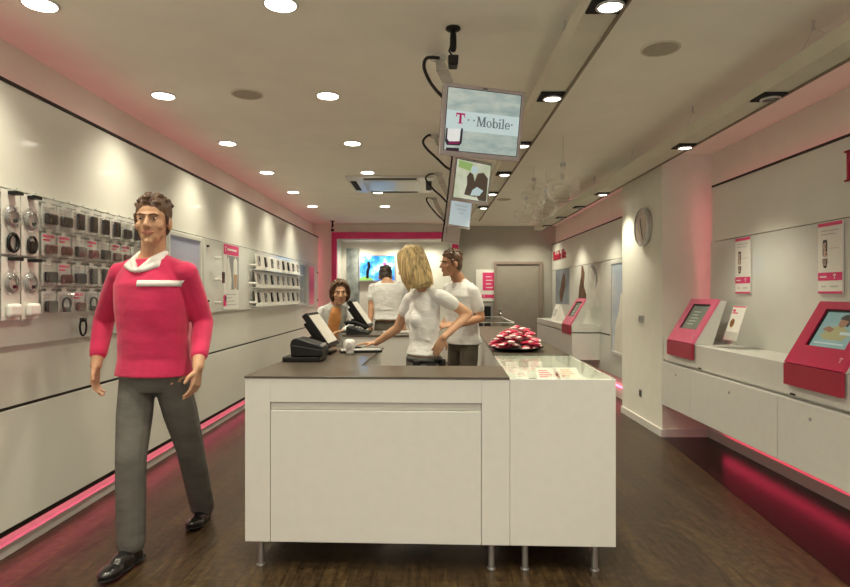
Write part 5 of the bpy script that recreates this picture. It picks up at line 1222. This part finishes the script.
# the young man behind her
J = dict(pel=at(463, 340, 5.68), neck=at(460.5, 280, 5.68), head=at(451, 264, 5.60),
         shL=at(474, 292, 5.52), elL=at(481, 318, 5.52), wrL=at(457, 325, 5.30), hdL=V(-1, -.05, .02), hnL=V(0, .5, -.8), curlL=.3,
         elR=at(450, 317, 5.95), wrR=at(441, 327, 5.65), hdR=V(-.7, -.5, -.3), hnR=V(.2, 0, -1), curlR=.3)
root, D, off, fr = person('person', 'short-haired young man in a white T-shirt standing behind the blond woman, facing left', .31, 5.68, 1.78, (-.80, -.58), (-.90, -.42, -.05), J,
    dict(hair='short', hairmat=M_brownhair, skin=M_skin2, shirt=M_tee, sleeve=.62, hem=-.06, loose=.022, straight=True, trousers=M_jean, folds=9))

# the customer leaning on the rear desk
J = dict(pel=at(329, 343, 7.0), neck=at(335, 303.5, 6.86), head=at(340, 293, 6.74),
         elR=at(314, 326, 6.78), wrR=at(329, 335, 6.70), hdR=V(.9, -.1, -.15), hnR=V(0, 0, -1),
         elL=at(354, 325, 6.82), wrL=at(343, 331, 6.68), hdL=V(-.8, -.3, -.1), hnL=V(0, 0, -1))
root, D, off, (r, f, hr, hf, hu, s, ring, pr) = person('person', 'dark-haired woman in an open white jacket over an orange top, leaning beside the register', -1.16, 7.05, 1.62, (.32, -.94), (.20, -.97, -.08), J,
    dict(hair='short', swept=True, head=1.22, hairmat=M_brownhair, skin=M_skin, shirt=M_jacket, shirtname='jacket', sleeve=1.85, hem=-.12, loose=.034, trousers=M_jean, folds=9), sexf=True)
P, Nk = D['pel'], D['neck']; ax = Nk - P
Q = Blob()
Q.loft([(P + ax * t_ + f * ((ry + .012) * s), r, f, .085 * s * w_, .045 * s) for t_, ry, w_ in ((-.08, .134, .75), (.2, .129, .85), (.4, .124, .9), (.6, .142, .95), (.78, .129, .8), (.92, .085, .5))])
Q.build('top', M_orange, root, .006, 3, off)
Q = Blob()
for sg in (-1, 1): Q.chain([Nk + r * .06 * sg * s + ax * .0, Nk - ax * .16 + r * .075 * sg * s + f * .115 * s, Nk - ax * .42 + r * .07 * sg * s + f * .14 * s, P + ax * .1 + r * .085 * sg * s + f * .14 * s], [.016, .024, .02, .016])
Q.build('lapel', M_jacket, root, .006, 3, off)

# the man at the back, turned away
J = dict(pel=at(389, 327, 7.05), neck=at(388, 281, 7.12), head=at(385.5, 277, 7.26),
         elL=at(371.5, 305, 7.10), wrL=at(370, 323, 6.98), hdL=V(.05, -.2, -1), elR=at(406, 305, 7.15), wrR=at(405, 323, 7.05))
person('person', 'man in a white T-shirt at the back, turned away with bowed head below the television', -.48, 7.05, 1.76, (.12, 1), (-.05, .88, -.45), J,
    dict(hair='short', hairmat=M_darkhair, skin=M_skin2, shirt=M_tee, sleeve=.6, hem=.16, loose=.024, straight=True, trousers=M_jean, folds=9))
# ================================================================== LIGHT, CAMERA
w = bpy.data.worlds.new('World'); scene.world = w; w.use_nodes = True
w.node_tree.nodes['Background'].inputs['Color'].default_value = (1, .955, .86, 1)
w.node_tree.nodes['Background'].inputs['Strength'].default_value = 0.95
cam = bpy.data.cameras.new('camera'); co = bpy.data.objects.new('camera', cam); COL.objects.link(co)
co.location = (0, 0, CAMZ); co.rotation_euler = (PI / 2, 0, 0)
cam.sensor_width = 36; cam.lens = 36 * F / 850; cam.shift_x = -5 / 850; cam.clip_start = .05
scene.camera = co
scene.view_settings.view_transform = 'Standard'
scene.view_settings.exposure = 0.0
